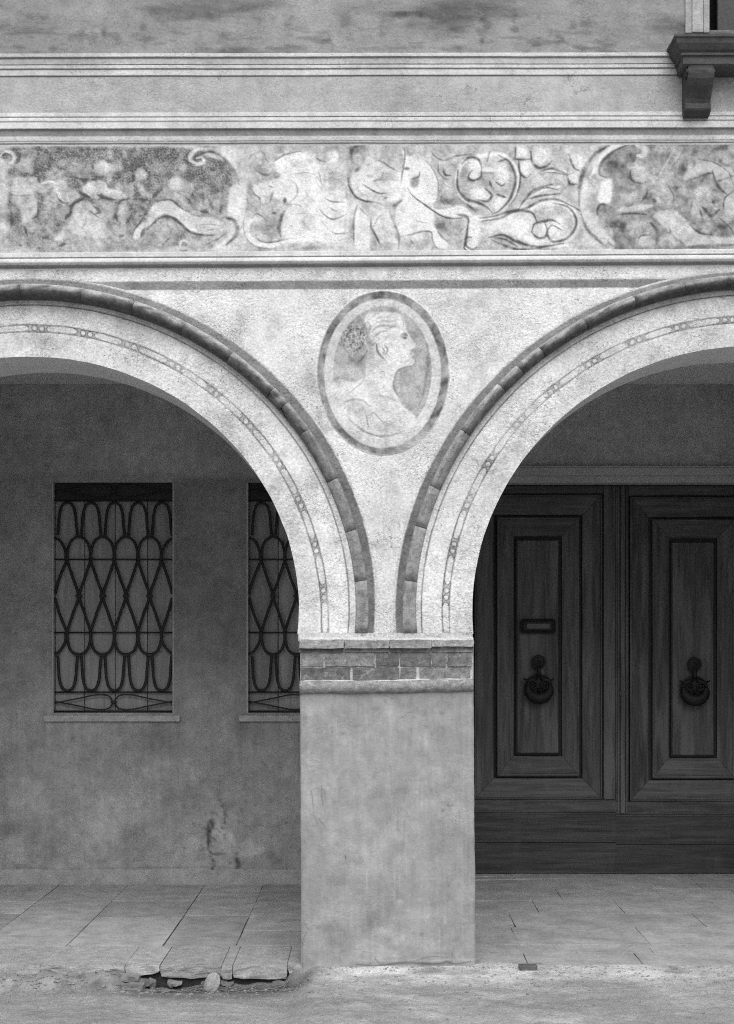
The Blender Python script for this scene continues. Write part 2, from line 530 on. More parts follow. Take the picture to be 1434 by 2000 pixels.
R_tl = [(824, 1238), (831, 1118), (842, 1034.7), (870, 962), (906, 892.5), (945, 834), (1001, 769.7), (1090, 693), (1159.5, 651.6), (1237.6, 615), (1313, 593), (1434, 580)]
R_ri = [(814.7, 1238), (817, 1132), (828, 1048.7), (850, 979), (881, 914.8), (917, 856), (967.6, 794.8), (1034, 718.5), (1090, 679.5), (1159.5, 637.6), (1237.6, 602.8), (1313, 584.6), (1434, 572)]
R_ro = [(786, 1238), (792, 1118), (814, 1029), (836.5, 951), (872.7, 884), (912, 825.5), (967.6, 758.6), (1001, 719.5), (1051, 670), (1131.6, 622), (1226.5, 580), (1332.5, 557), (1434, 549)]
R_ou = [(771, 1238), (776.5, 1118), (800, 1007), (833.7, 923), (881, 839.5), (931, 772.5), (1001, 698), (1034, 672), (1104, 626), (1173.5, 589), (1246, 559.5), (1340, 541), (1434, 536)]
class Arch: pass
def mk_arch(c, ins, ch, tl, ri, ro, ou):
    a = Arch()
    a.c = c
    a.i, a.ch, a.tl, a.ri, a.ro, a.ou = [polar_fit(p, *c) for p in (ins, ch, tl, ri, ro, ou)]
    return a
AL = mk_arch(LC, L_in, L_ch, L_tl, L_ri, L_ro, L_ou)
AR = mk_arch(RC, R_in, R_ch, R_tl, R_ri, R_ro, R_ou)
def apt(a, r, phi): return a.c[0] + r * np.sin(phi), a.c[1] - r * np.cos(phi)
def wall_t(x, y):      # rows of the string courses tilt a little across the photograph
    k = np.interp(y, [100, 280, 490, 560, 700], [-0.0018, -0.0022, -0.0055, -0.0055, 0.0])
    return y + k * (x - 717)

THICK = 0.46
XL, XR = -810.0, 2345.0       # photo x of the ends of the built bays
xs_view = lambda st: np.concatenate([np.linspace(XL, -60, 50, endpoint=False), np.arange(-60, 1500, st), np.linspace(1500, XR, 50)])

# ================================================================== THE ARCADE FRONT
arcade = empty('arcade', (0, 0, 0), 'pale frescoed plaster arcade front with two round arches meeting on one square pillar', 'arcade')

# ---- upper plain wall with the opening of the upper window
WX0, WX1 = 1386.0, 1700.0     # upper window opening (photo x)
def wall_grid(name, y0, y1, stx, sty, value_fn, mat, depth_fn=None, tilt=True, keep_fn=None):
    xs = xs_view(stx)
    ys = np.arange(y0, y1 + sty * 0.5, sty)
    ys[-1] = y1
    X, Y = np.meshgrid(xs, ys)
    YY = wall_t(X, Y) if tilt else Y
    dep = depth_fn(X, Y) if depth_fn else np.zeros_like(X)
    P = np.stack([fx(X), -dep, fz(YY)], -1)
    keep = None
    if keep_fn:
        xc = (X[:-1, :-1] + X[1:, 1:]) / 2
        yc = (Y[:-1, :-1] + Y[1:, 1:]) / 2
        keep = keep_fn(xc, yc)
    return grid_obj(name, P, mat, arcade, value_fn(X, Y), keep)

def v_upper(X, Y):
    v = 0.31 + 0.05 * (fbm(X, Y * 2.2, 160, 3) - 0.5)
    st = fbm(X, Y * 5, 240, 21, 5)
    v = v - 0.16 * np.clip((st - 0.50) * 6, 0, 1) * np.clip((Y + 40) / 60, 0, 1)
    fs = fbm(X, Y * 4.5, 46, 27, 4)
    v = v + 0.10 * (fs - .5) - 0.12 * np.clip((fs - .56) * 8, 0, 1) * np.exp(-((Y - 80) / 34) ** 2)
    sc = fbm(X, Y, 22, 29, 3)
    v = v - 0.10 * np.clip((sc - 0.62) * 8, 0, 1) * np.exp(-((Y - 60) / 40) ** 2)
    return v
xs = np.concatenate([np.linspace(XL, -60, 40, endpoint=False), np.arange(-60, 1386, 4.0), [1386.0], np.linspace(1390, 1700, 12, endpoint=False), [1700.0], np.linspace(1720, XR, 20)])
ys = np.concatenate([np.linspace(-900, -560, 8, endpoint=False), np.linspace(-560, -40, 30, endpoint=False), np.arange(-40, 60, 4.0), np.arange(60, 105, 3.0), [105.0]])
X, Y = np.meshgrid(xs, ys)
xc, yc = (X[:-1, :-1] + X[1:, 1:]) / 2, (Y[:-1, :-1] + Y[1:, 1:]) / 2
grid_obj('upper_wall', np.stack([fx(X), 0 * X, fz(wall_t(X, Y))], -1), M['band'], arcade, v_upper(X, Y),
         ~((xc > WX0) & (xc < WX1) & (yc > -560) & (yc < 60)))

# ---- string courses: shallow mouldings with painted lines
def rows_fn(stops, wob=1.5, seed=1):
    ya = np.array([s[0] for s in stops]); va = np.array([s[1] for s in stops])
    def f(X, Y):
        w = (fbm(X, Y * 0.3, 90, seed, 3) - 0.5) * 2 * wob
        v = np.interp(Y + w, ya, va)
        fade = fbm(X, Y * 2, 60, seed + 5, 4)
        return v * (1 + 0.22 * (fade - 0.5)) 
    return f
def prof_fn(stops):
    ya = np.array([s[0] for s in stops]); va = np.array([s[1] for s in stops])
    return lambda X, Y: np.interp(Y, ya, va)
B, LGT = 0.20, 0.62
wall_grid('cornice_moulding', 105, 150, 5, 0.75,
          rows_fn([(104, .58), (112, .60), (113, .22), (115, .26), (117, .44), (125.5, .46), (126.2, .18), (127.5, .22), (128.5, .58), (133.5, .58), (134.5, .24), (136, .28), (137, .57), (147, .56), (148, .2), (149.5, .22), (150, .4)]),
          M['band'], prof_fn([(105, 0), (105.4, .016), (112, .016), (115, .008), (126, .008), (127, .003), (128, .010), (134, .010), (136, .004), (147, .006), (149, 0), (150, 0)]))
wall_grid('plain_band', 150, 219, 4, 2, lambda X, Y: 0.44 + 0.10 * (fbm(X, Y, 80, 5) - .5) + 0.10 * (fbm(X, Y * 2.6, 26, 6, 4) - .5), M['band'])
wall_grid('upper_string_course', 219, 284, 5, 0.75,
          rows_fn([(219, .5), (221, .60), (227, .60), (227.8, .20), (229, .24), (230, .60), (235.5, .58), (237, .24), (239.5, .22), (240.5, .62), (252, .60), (253, .26), (254, .24), (265, .27), (266.5, .34), (267.5, .60), (274, .58), (275, .26), (276, .28), (277, .56), (278.7, .5), (279.3, .20), (280.5, .24), (281.5, .50), (284, .52)], 0.9, 4),
          M['band'], prof_fn([(219, 0), (220, .004), (227, .006), (229, .002), (230, .008), (236, .012), (240, .016), (252, .018), (254, .006), (265, .004), (267, .008), (275, .006), (279, .004), (281, 0), (284, 0)]))

# ---- painted frieze
FZ0, FZ1 = 284.0, 490.0
cv = Canvas(-70, 1510, 276, 500, 0.55)
g = cv.X, cv.Y
cv.a += 0.16 * (fbm(*g, 60, 7, 5) - 0.5)
# left cartouche ground with crackled dark field
cv.off = (0, 230, 1.9917)
sl, m = cv.poly([(30, 120), (380, 112), (740, 118), (800, 150), (880, 170), (925, 230), (915, 280), (885, 330), (890, 400), (915, 420), (880, 480), (780, 520), (700, 500), (520, 518), (60, 515), (20, 400), (22, 200)], 0.33, 0.0, 3)
def crackle(x, y, cell, seed):
    r = np.random.default_rng(seed)
    gx, gy = np.floor(x / cell).astype(int), np.floor(y / cell).astype(int)
    J = r.random((128, 128, 2))
    d1 = np.full(x.shape, 1e9); d2 = d1.copy()
    for i in (-1, 0, 1):
        for j in (-1, 0, 1):
            q = J[(gy + j) % 128, (gx + i) % 128]
            d = np.hypot((gx + i + q[..., 0]) * cell - x, (gy + j + q[..., 1]) * cell - y)
            lo = np.minimum(d1, d); d2 = np.minimum(d2, np.maximum(d1, d)); d1 = lo
    return d2 - d1
Xs, Ys = cv.X[sl], cv.Y[sl]
ck = crackle(Xs + 3 * vnoise(Xs, Ys, 9, 2), Ys + 3 * vnoise(Xs, Ys, 9, 3), 5.2, 4)
fade = np.clip(1.25 - (Ys - 290) / 230 + 0.9 * (fbm(Xs, Ys, 55, 17) - 0.5), 0.15, 1)
gm = np.clip((2.0 - cv.poly([(30, 120), (380, 112), (740, 118), (800, 150), (880, 170), (925, 230), (915, 280), (885, 330), (890, 400), (915, 420), (880, 480), (780, 520), (700, 500), (520, 518), (60, 515), (20, 400), (22, 200)], 0.4, 0.0, 3)[1]) , 0, 1) * 0
pm = Canvas(-70, 1510, 276, 500, 0.0); pm.off = cv.off
pm.poly([(30, 120), (380, 112), (740, 118), (800, 150), (880, 170), (925, 230), (915, 280), (885, 330), (890, 400), (915, 420), (880, 480), (780, 520), (700, 500), (520, 518), (60, 515), (20, 400), (22, 200)], 1.0, 1.0, 3)
mm = pm.a[sl]
dark = np.where(ck < 0.9, 0.42, 0.31 + 0.16 * (fbm(Xs, Ys, 12, 19, 3) - .5))
cv.a[sl] = cv.a[sl] * (1 - mm * fade) + dark * mm * fade
def paint(off, items):
    """items: ('P', polygon, tone, alpha, soft) | ('B', cx, cy, rx, ry, tone, alpha) | ('S', points, width in crop pixels, tone, alpha)"""
    cv.off = off
    sc_ = off[2]
    for it in items:
        if it[0] == 'P': cv.poly(it[1], it[2], it[3], it[4])
        elif it[0] == 'B': cv.blob(it[1], it[2], it[3], it[4], it[5], it[6], 0.3)
        else: cv.stroke(it[1], it[2] / sc_, it[3], it[4], 0.55, True)
S_ = lambda p, w, t=.28, a=.8: ('S', p, w, t, a)
L_ = lambda p, w, t=.58, a=.85: ('S', p, w * 1.15, t, a)
cv.off = (0, 230, 1.9917)
cv.stroke([(20, 190), (22, 300), (16, 420), (30, 510)], 10, 0.55, 0.7, 0.5, False)
A = (0, 280, 5.975)
paint(A, [('P', [(170, 400), (380, 390), (440, 430), (430, 560), (400, 600), (440, 700), (420, 830), (330, 890), (300, 960), (260, 940), (240, 800), (200, 700), (150, 600), (150, 450)], .55, .85, 2.2), ('B', 330, 260, 100, 90, .46, .7), L_([(330, 880), (400, 960), (350, 1000)], 60, .52),
    L_([(400, 500), (520, 520), (620, 480)], 80, .53), ('P', [(660, 440), (740, 440), (830, 530), (900, 570), (920, 640), (860, 690), (720, 690), (650, 600), (620, 500)], .55, .85, 2), ('B', 930, 320, 115, 95, .47, .7), L_([(480, 470), (560, 450), (640, 450)], 26, .72),
    ('B', 1180, 290, 88, 84, .60, .85), ('P', [(1000, 480), (1100, 440), (1200, 440), (1280, 520), (1400, 560), (1470, 590), (1470, 650), (1300, 640), (1180, 580), (1150, 640), (1080, 640), (960, 560)], .60, .88, 2),
    ('P', [(870, 720), (980, 670), (1080, 720), (1180, 860), (1230, 960), (1300, 1060), (1150, 1100), (960, 1080), (880, 1060), (720, 1130), (640, 1110), (760, 980), (860, 860)], .56, .88, 2),
    L_([(1180, 690), (1260, 780), (1280, 860)], 110, .50, .7), L_([(560, 880), (700, 800), (780, 760)], 70, .46, .6), L_([(330, 1000), (480, 1060), (620, 1010)], 60, .44, .6), L_([(900, 1110), (1100, 1130), (1300, 1110)], 40, .46, .6),
    S_([(1000, 850), (1000, 930), (940, 1010)], 14, .36), S_([(820, 800), (860, 700), (980, 640)], 42, .25), S_([(760, 880), (840, 800)], 44, .25), S_([(930, 580), (1050, 630)], 40, .25), S_([(1140, 600), (1230, 640), (1340, 660)], 34, .26), S_([(1090, 730), (1160, 790), (1110, 830)], 34, .30), S_([(1040, 780), (1130, 850), (1200, 880)], 14, .28),
    S_([(1390, 710), (1350, 830), (1370, 900)], 46, .27), S_([(640, 540), (680, 640), (740, 690), (830, 690)], 18, .26), S_([(130, 600), (250, 610), (400, 600)], 16, .32), S_([(440, 720), (440, 840), (370, 880)], 16, .27), S_([(430, 570), (470, 600)], 16, .3), S_([(860, 390), (1000, 430), (1110, 420)], 24, .28), ('B', 1280, 212, 30, 24, .22, .7), ('B', 1290, 500, 38, 34, .27, .7), S_([(1080, 240), (1085, 300)], 26, .26),
    S_([(130, 760), (140, 900), (120, 1000)], 40, .30), S_([(290, 980), (320, 1080)], 26, .26), S_([(500, 1110), (560, 1100)], 36, .30), S_([(220, 1180), (260, 1200)], 30, .27), S_([(690, 1200), (760, 1170)], 30, .30), S_([(1390, 1090), (1434, 1080)], 40, .26), S_([(640, 930), (700, 960)], 40, .28), S_([(490, 660), (580, 670), (640, 690)], 14, .3), S_([(370, 380), (450, 330)], 30, .3), S_([(200, 330), (200, 230), (240, 130)], 50, .28, .6),
    L_([(10, 150), (40, 110), (110, 100), (165, 150), (150, 215), (110, 235)], 44, .66), S_([(15, 160), (60, 120), (130, 140), (135, 190)], 26, .27)])
Bq = (220, 280, 5.515)
paint(Bq, [('B', 305, 340, 62, 62, .57, .85), ('B', 685, 435, 78, 76, .62, .9), ('B', 820, 480, 62, 70, .54, .8),
    ('P', [(1270, 480), (1434, 430), (1434, 780), (1390, 900), (1340, 890), (1260, 780), (1250, 650)], .66, .85, 3), ('P', [(470, 600), (560, 480), (640, 500), (720, 560), (800, 680), (700, 640), (600, 610)], .51, .85, 2),
    L_([(0, 540), (90, 560), (160, 570)], 40, .60), L_([(280, 430), (330, 520), (420, 570)], 60, .52), L_([(130, 650), (120, 740), (110, 850)], 90, .52), L_([(180, 620), (300, 640), (380, 700)], 40, .44), L_([(680, 560), (760, 620), (840, 690)], 34, .54),
    ('P', [(380, 800), (420, 690), (500, 630), (620, 620), (690, 670), (800, 740), (900, 790), (1060, 800), (1200, 860), (1230, 920), (1150, 960), (950, 970), (840, 940), (760, 880), (680, 800), (560, 760), (480, 790), (420, 870), (330, 920), (290, 1000), (250, 1040), (220, 1000), (270, 900), (330, 850)], .61, .92, 1.4),
    ('B', 480, 960, 110, 120, .47, .7), L_([(560, 830), (640, 880), (690, 930)], 40, .5), S_([(490, 625), (600, 605), (660, 625), (730, 690), (820, 740)], 13, .22), S_([(360, 760), (300, 850), (240, 920), (210, 1010)], 15, .25), S_([(370, 930), (480, 825), (560, 790), (660, 810), (760, 890), (830, 950), (950, 985), (1100, 990)], 30, .25), S_([(340, 920), (310, 1010)], 38, .27), S_([(900, 885), (1050, 872), (1180, 890)], 8, .30), S_([(910, 935), (1050, 935), (1195, 905)], 9, .28), S_([(920, 908), (1080, 905)], 6, .36), S_([(720, 930), (705, 1050)], 14, .36), S_([(540, 1090), (620, 1010)], 18, .28), S_([(580, 840), (610, 900), (660, 920)], 12, .34),
    S_([(50, 680), (100, 610), (200, 600)], 18, .26), S_([(220, 330), (228, 410)], 28, .24), S_([(430, 590), (490, 510)], 30, .27), S_([(290, 600), (370, 610)], 18, .28), S_([(760, 560), (830, 620), (860, 690)], 14, .3), S_([(600, 390), (640, 350)], 18, .26), S_([(250, 260), (340, 230)], 22, .28), S_([(950, 730), (1030, 745)], 36, .26), S_([(1170, 400), (1195, 560), (1160, 740)], 46, .30, .6), S_([(1040, 600), (1080, 700)], 34, .28, .6), L_([(1000, 500), (1010, 620), (1060, 760)], 26, .54, .7),
    S_([(950, 112), (1050, 90), (1160, 130), (1260, 230), (1330, 340), (1360, 440)], 40, .33, .75), S_([(990, 95), (1100, 98), (1180, 150), (1250, 220)], 7, .22), L_([(1010, 58), (910, 68), (845, 130), (850, 195), (920, 222), (982, 195), (960, 150), (905, 160)], 40, .70), S_([(870, 170), (900, 130), (945, 118)], 12, .36), S_([(800, 180), (840, 215), (900, 232)], 14, .24),
    S_([(1190, 800), (1280, 815), (1335, 880), (1335, 980), (1230, 1090)], 46, .28), L_([(1285, 860), (1275, 970), (1180, 1080), (1040, 1150)], 26, .62), S_([(1000, 1090), (1150, 1020), (1230, 950)], 20, .3), L_([(735, 1130), (725, 1080), (760, 1045), (815, 1062)], 20, .70), S_([(735, 1160), (805, 1152)], 22, .22), S_([(735, 1180), (748, 1208)], 12, .12, .9), S_([(1425, 760), (1390, 900), (1340, 1000)], 9, .36)])
Cq = (460, 280, 5.975)
bgx = np.clip((cv.X - 476) / 14, 0, 1) * np.clip((1140 - cv.X) / 20, 0, 1)
cv.a = cv.a * (1 - bgx) + (0.53 + 0.14 * (fbm(*g, 40, 33, 4) - .5)) * bgx
paint(Cq, [('P', [(470, 220), (560, 150), (720, 110), (860, 115), (950, 180), (990, 350), (1050, 540), (1310, 560), (1310, 700), (1310, 1090), (1100, 1150), (900, 1150), (700, 1150), (560, 1100), (550, 850), (650, 720), (560, 680), (460, 640), (330, 600), (250, 640), (200, 560), (220, 480), (330, 460), (440, 400)], .69, .88, 3), ('B', 260, 200, 100, 88, .49, .6), L_([(1150, 90), (1150, 190)], 90, .68), ('B', 400, 980, 110, 130, .45, .7), L_([(240, 560), (290, 620), (330, 680)], 60, .66),
    S_([(160, 195), (190, 140)], 26, .36), S_([(240, 110), (290, 92), (340, 125), (358, 185), (400, 215)], 20, .38), S_([(230, 310), (340, 368), (400, 360), (440, 300)], 26, .38), S_([(440, 220), (560, 140), (680, 106), (765, 95)], 15, .22), S_([(930, 160), (990, 200), (1055, 215)], 16, .32), S_([(640, 360), (760, 348), (850, 345), (930, 370), (1000, 460), (1065, 550)], 11, .33), S_([(965, 320), (990, 400), (1005, 470)], 22, .36), S_([(930, 400), (960, 480), (1015, 545)], 10, .38),
    ('B', 480, 370, 44, 40, .28, .7), S_([(380, 498), (455, 516)], 16, .26), S_([(440, 560), (425, 610), (400, 690)], 28, .34), S_([(190, 530), (220, 590), (280, 640), (292, 710)], 26, .34), ('B', 577, 665, 24, 34, .24, .8), S_([(560, 722), (640, 710), (720, 715), (775, 742)], 11, .33), S_([(570, 720), (680, 650), (725, 570), (710, 490), (650, 430)], 22, .44), ('B', 455, 815, 30, 13, .28, .7), S_([(480, 780), (560, 740)], 10, .4),
    S_([(570, 790), (525, 900), (512, 1000), (530, 1085)], 48, .32), S_([(185, 870), (240, 825), (310, 850), (362, 912), (350, 945)], 17, .26), L_([(180, 890), (145, 1000), (170, 1100), (260, 1170), (420, 1190), (560, 1150), (720, 1140)], 50, .71), S_([(145, 650), (130, 780), (98, 900), (98, 1020), (130, 1110), (220, 1195), (340, 1225), (500, 1222), (680, 1200)], 12, .33), S_([(230, 1060), (262, 1120), (330, 1152), (450, 1152), (660, 1104)], 17, .32),
    S_([(1055, 645), (1130, 680), (1270, 686)], 18, .30), S_([(1090, 745), (1160, 786), (1205, 780)], 14, .35), S_([(980, 770), (1060, 850), (1150, 885), (1300, 825)], 19, .28), S_([(1105, 1020), (1180, 1055), (1315, 1045)], 15, .32), S_([(1050, 1112), (1180, 1132), (1345, 1100)], 9, .38), S_([(1080, 590), (1180, 592)], 12, .42), S_([(1080, 350), (1150, 350)], 22, .40), S_([(1060, 440), (1120, 400), (1190, 430)], 14, .46), ('B', 870, 620, 70, 110, .57, .6), ('B', 850, 920, 90, 120, .58, .5), ('B', 1230, 935, 80, 70, .56, .6), S_([(640, 830), (800, 820), (980, 835)], 8, .46), S_([(770, 880), (820, 960), (880, 1020)], 26, .5, .6), S_([(700, 1040), (780, 1050)], 10, .46), S_([(800, 540), (880, 640), (950, 690)], 18, .5), S_([(1000, 900), (1060, 970), (1110, 1010)], 14, .52), ('B', 700, 230, 90, 50, .62, .5), ('B', 830, 210, 60, 24, .56, .5),
    S_([(700, 1230), (1000, 1215), (1340, 1210)], 40, .42, .6), S_([(1355, 40), (1330, 250), (1335, 480)], 70, .42, .7), S_([(1215, 90), (1215, 220)], 18, .38), S_([(1420, 720), (1375, 950), (1370, 1220)], 34, .36), S_([(1290, 560), (1310, 650)], 40, .42, .6), S_([(30, 340), (40, 460)], 50, .45, .5)])
Dq = (660, 280, 4.78)
paint(Dq, [('P', [(120, 330), (180, 270), (300, 190), (400, 180), (480, 240), (580, 270), (600, 330), (590, 400), (640, 460), (600, 520), (500, 540), (420, 560), (330, 540), (220, 520), (150, 450)], .65, .88, 2), ('P', [(170, 620), (210, 600), (290, 700), (300, 800), (290, 970), (150, 970), (140, 800)], .66, .88, 2), ('P', [(330, 720), (440, 610), (490, 680), (540, 870), (550, 970), (390, 970), (360, 860)], .64, .88, 2),
    ('B', 190, 105, 78, 88, .40, .7), ('B', 185, 140, 42, 50, .58, .7), ('B', 470, 120, 90, 70, .50, .5), ('B', 480, 310, 80, 40, .48, .6),
    ('P', [(600, 60), (620, 70), (635, 110), (680, 120), (720, 90), (770, 115), (840, 180), (900, 260), (930, 350), (930, 480), (890, 590), (960, 620), (1060, 600), (1130, 580), (1210, 610), (1240, 650), (1290, 700), (1320, 800), (1310, 900), (1290, 970), (1200, 1000), (1180, 960), (1220, 900), (1200, 820), (1210, 720), (1180, 690), (1080, 690), (960, 660), (900, 640), (890, 740), (930, 810), (1000, 900), (1030, 940), (1000, 985), (930, 980), (890, 900), (840, 830), (760, 820), (600, 870), (580, 850), (550, 760), (540, 650), (560, 580), (620, 500), (640, 420), (590, 400), (600, 300), (620, 200)], .73, .92, 1.4),
    L_([(580, 920), (700, 880), (820, 880)], 60, .64, .7), S_([(130, 180), (128, 80), (170, 25), (265, 15)], 24, .30), S_([(265, 210), (305, 195)], 13, .25), S_([(210, 220), (165, 262)], 26, .36), S_([(95, 320), (110, 410), (170, 500), (260, 540), (360, 550), (415, 575)], 20, .26), S_([(230, 380), (280, 412), (370, 462), (450, 466)], 17, .27), S_([(330, 352), (400, 330), (425, 275)], 28, .38), S_([(520, 585), (600, 530)], 34, .35), S_([(360, 150), (430, 182), (500, 230), (575, 268)], 11, .32), S_([(260, 300), (320, 310)], 14, .45), S_([(420, 520), (470, 500)], 14, .42), S_([(180, 420), (220, 470), (280, 500)], 30, .50, .6),
    S_([(175, 600), (150, 720), (150, 960)], 21, .30), S_([(200, 600), (272, 672)], 12, .32), S_([(310, 690), (310, 780), (350, 850), (405, 970)], 20, .29), S_([(335, 790), (370, 705), (430, 650)], 12, .36), S_([(485, 640), (530, 760), (572, 870), (566, 985)], 20, .32), ('B', 470, 955, 90, 34, .44, .6), ('B', 760, 945, 120, 50, .42, .6), S_([(180, 830), (190, 900)], 26, .5, .5), S_([(400, 800), (470, 820)], 16, .5, .5),
    S_([(620, 55), (626, 130), (606, 260), (588, 390)], 17, .28), S_([(650, 35), (660, 90), (692, 112)], 14, .32), S_([(695, 40), (722, 88)], 10, .36), S_([(730, 105), (800, 150), (870, 220), (920, 310), (936, 400), (932, 520)], 12, .36), ('B', 715, 355, 44, 62, .36, .7), S_([(765, 262), (755, 310), (690, 335)], 17, .30), ('B', 640, 235, 30, 15, .28, .8), S_([(645, 410), (700, 490), (780, 550), (880, 622), (980, 682), (1080, 702), (1195, 690)], 17, .25), S_([(1190, 690), (1214, 735), (1192, 830)], 15, .28), S_([(1252, 875), (1205, 930), (1180, 970), (1210, 1002), (1285, 996)], 17, .24), S_([(570, 872), (700, 846), (800, 820), (872, 832), (884, 900), (922, 972), (1005, 992)], 16, .29), S_([(930, 820), (980, 880), (1025, 912)], 22, .30), S_([(700, 712), (800, 740), (892, 746)], 9, .42), S_([(600, 640), (640, 560), (700, 540)], 40, .64, .5), ('B', 1050, 545, 110, 30, .38, .7), ('B', 955, 755, 50, 50, .40, .7), ('B', 1090, 850, 90, 90, .50, .6), S_([(1200, 560), (1290, 640)], 26, .36), S_([(680, 900), (720, 960)], 14, .34), S_([(960, 500), (990, 560)], 34, .40),
    S_([(865, 70), (920, 132), (1000, 156), (1100, 120), (1245, 100)], 17, .29), S_([(940, 175), (940, 262), (990, 322), (1045, 346)], 15, .32), S_([(985, 225), (1000, 290), (1055, 300)], 20, .27), S_([(1040, 170), (1080, 200)], 12, .4)])
# right foliage scroll
cv.off = (900, 240, 2.685)
for (cx, cy, rx, ry) in ((70, 215, 40, 35), (75, 272, 32, 28), (215, 270, 34, 55), (145, 250, 32, 16), (110, 375, 46, 30), (210, 420, 40, 40), (425, 178, 48, 48), (342, 245, 32, 38), (598, 290, 34, 32), (610, 205, 34, 40), (430, 560, 34, 40), (505, 560, 50, 52), (270, 540, 110, 55), (55, 560, 42, 80), (320, 155, 30, 30)):
    cv.blob(cx, cy, rx, ry, 0.74, 0.75, 0.45)
cv.blob(150, 320, 60, 45, 0.46, 0.55, 0.5); cv.blob(470, 320, 110, 40, 0.48, 0.5, 0.5); cv.blob(200, 630, 80, 34, 0.46, 0.5, 0.5); cv.blob(520, 220, 70, 40, 0.48, 0.5, 0.5); cv.blob(330, 340, 40, 60, 0.48, 0.5, .5)
cv.stroke([(100, 440), (60, 425), (0, 380), (-20, 300), (0, 225), (60, 185), (200, 165), (270, 210), (300, 300), (270, 400), (180, 480)], 8, 0.70, 0.85, 0.4, False)
cv.stroke([(60, 500), (180, 500), (270, 470), (370, 440), (440, 420), (520, 418), (580, 450), (610, 510), (590, 580), (520, 625), (440, 610)], 12, 0.70, 0.85, 0.4, False)
cv.stroke([(100, 540), (240, 560), (330, 600), (450, 640), (560, 640)], 13, 0.70, 0.8, 0.4); cv.stroke([(300, 450), (360, 390), (420, 350), (520, 335)], 10, 0.70, 0.8, 0.4); cv.stroke([(430, 262), (520, 255), (600, 280)], 8, 0.70, 0.8, 0.4)
RS = [([(200, 170), (258, 208), (288, 290), (264, 390), (205, 458), (165, 480)], 5.5), ([(5, 215), (45, 182), (90, 190), (112, 235)], 5), ([(-15, 250), (-15, 340), (30, 400), (90, 418), (135, 440), (162, 468)], 5.5), ([(305, 210), (312, 300), (292, 380), (250, 440)], 3.5),
      ([(110, 240), (104, 285), (62, 302), (40, 282), (60, 248)], 4.5), ([(112, 262), (175, 262)], 4), ([(130, 345), (162, 378), (142, 410), (92, 404)], 5), ([(138, 205), (152, 150)], 4), ([(192, 205), (240, 190)], 4), ([(185, 310), (215, 330), (230, 320)], 4), ([(190, 375), (235, 390)], 5), ([(150, 300), (165, 340)], 3),
      ([(368, 150), (374, 200), (408, 236), (452, 226), (478, 200)], 5), ([(304, 198), (310, 258), (342, 288), (368, 270)], 4.5), ([(280, 190), (330, 192), (365, 190)], 4), ([(288, 120), (286, 190)], 3.5), ([(568, 170), (592, 232), (620, 250)], 4), ([(560, 275), (572, 318), (612, 322)], 5), ([(420, 252), (482, 240), (560, 270), (590, 262)], 5), ([(430, 260), (500, 262), (555, 275)], 3),
      ([(300, 455), (340, 400), (390, 350), (480, 322)], 5), ([(350, 400), (420, 382), (520, 372)], 4), ([(380, 370), (440, 340), (510, 350)], 3), ([(100, 500), (180, 488), (262, 462), (342, 448), (420, 408), (500, 402), (570, 430), (628, 462)], 5), ([(110, 516), (205, 500), (280, 466), (370, 470), (402, 525)], 5),
      ([(480, 420), (560, 440), (604, 500), (596, 560), (550, 608), (482, 622), (455, 580), (478, 538), (530, 562)], 5), ([(372, 572), (388, 530), (440, 516), (480, 510), (520, 530)], 4.5), ([(440, 520), (452, 560), (440, 600), (400, 600), (372, 572)], 4.5), ([(148, 600), (222, 588), (292, 622), (402, 650), (540, 632)], 5), ([(160, 612), (222, 640), (302, 664), (420, 656)], 4.5), ([(180, 600), (240, 615), (300, 650)], 3),
      ([(40, 520), (30, 600), (25, 640), (60, 662), (85, 650)], 5), ([(-20, 480), (30, 490), (45, 520)], 5), ([(20, 610), (40, 600), (60, 600)], 4)]
for p, w in RS: cv.stroke(p, w * 1.1, 0.24, 0.75, 0.6)
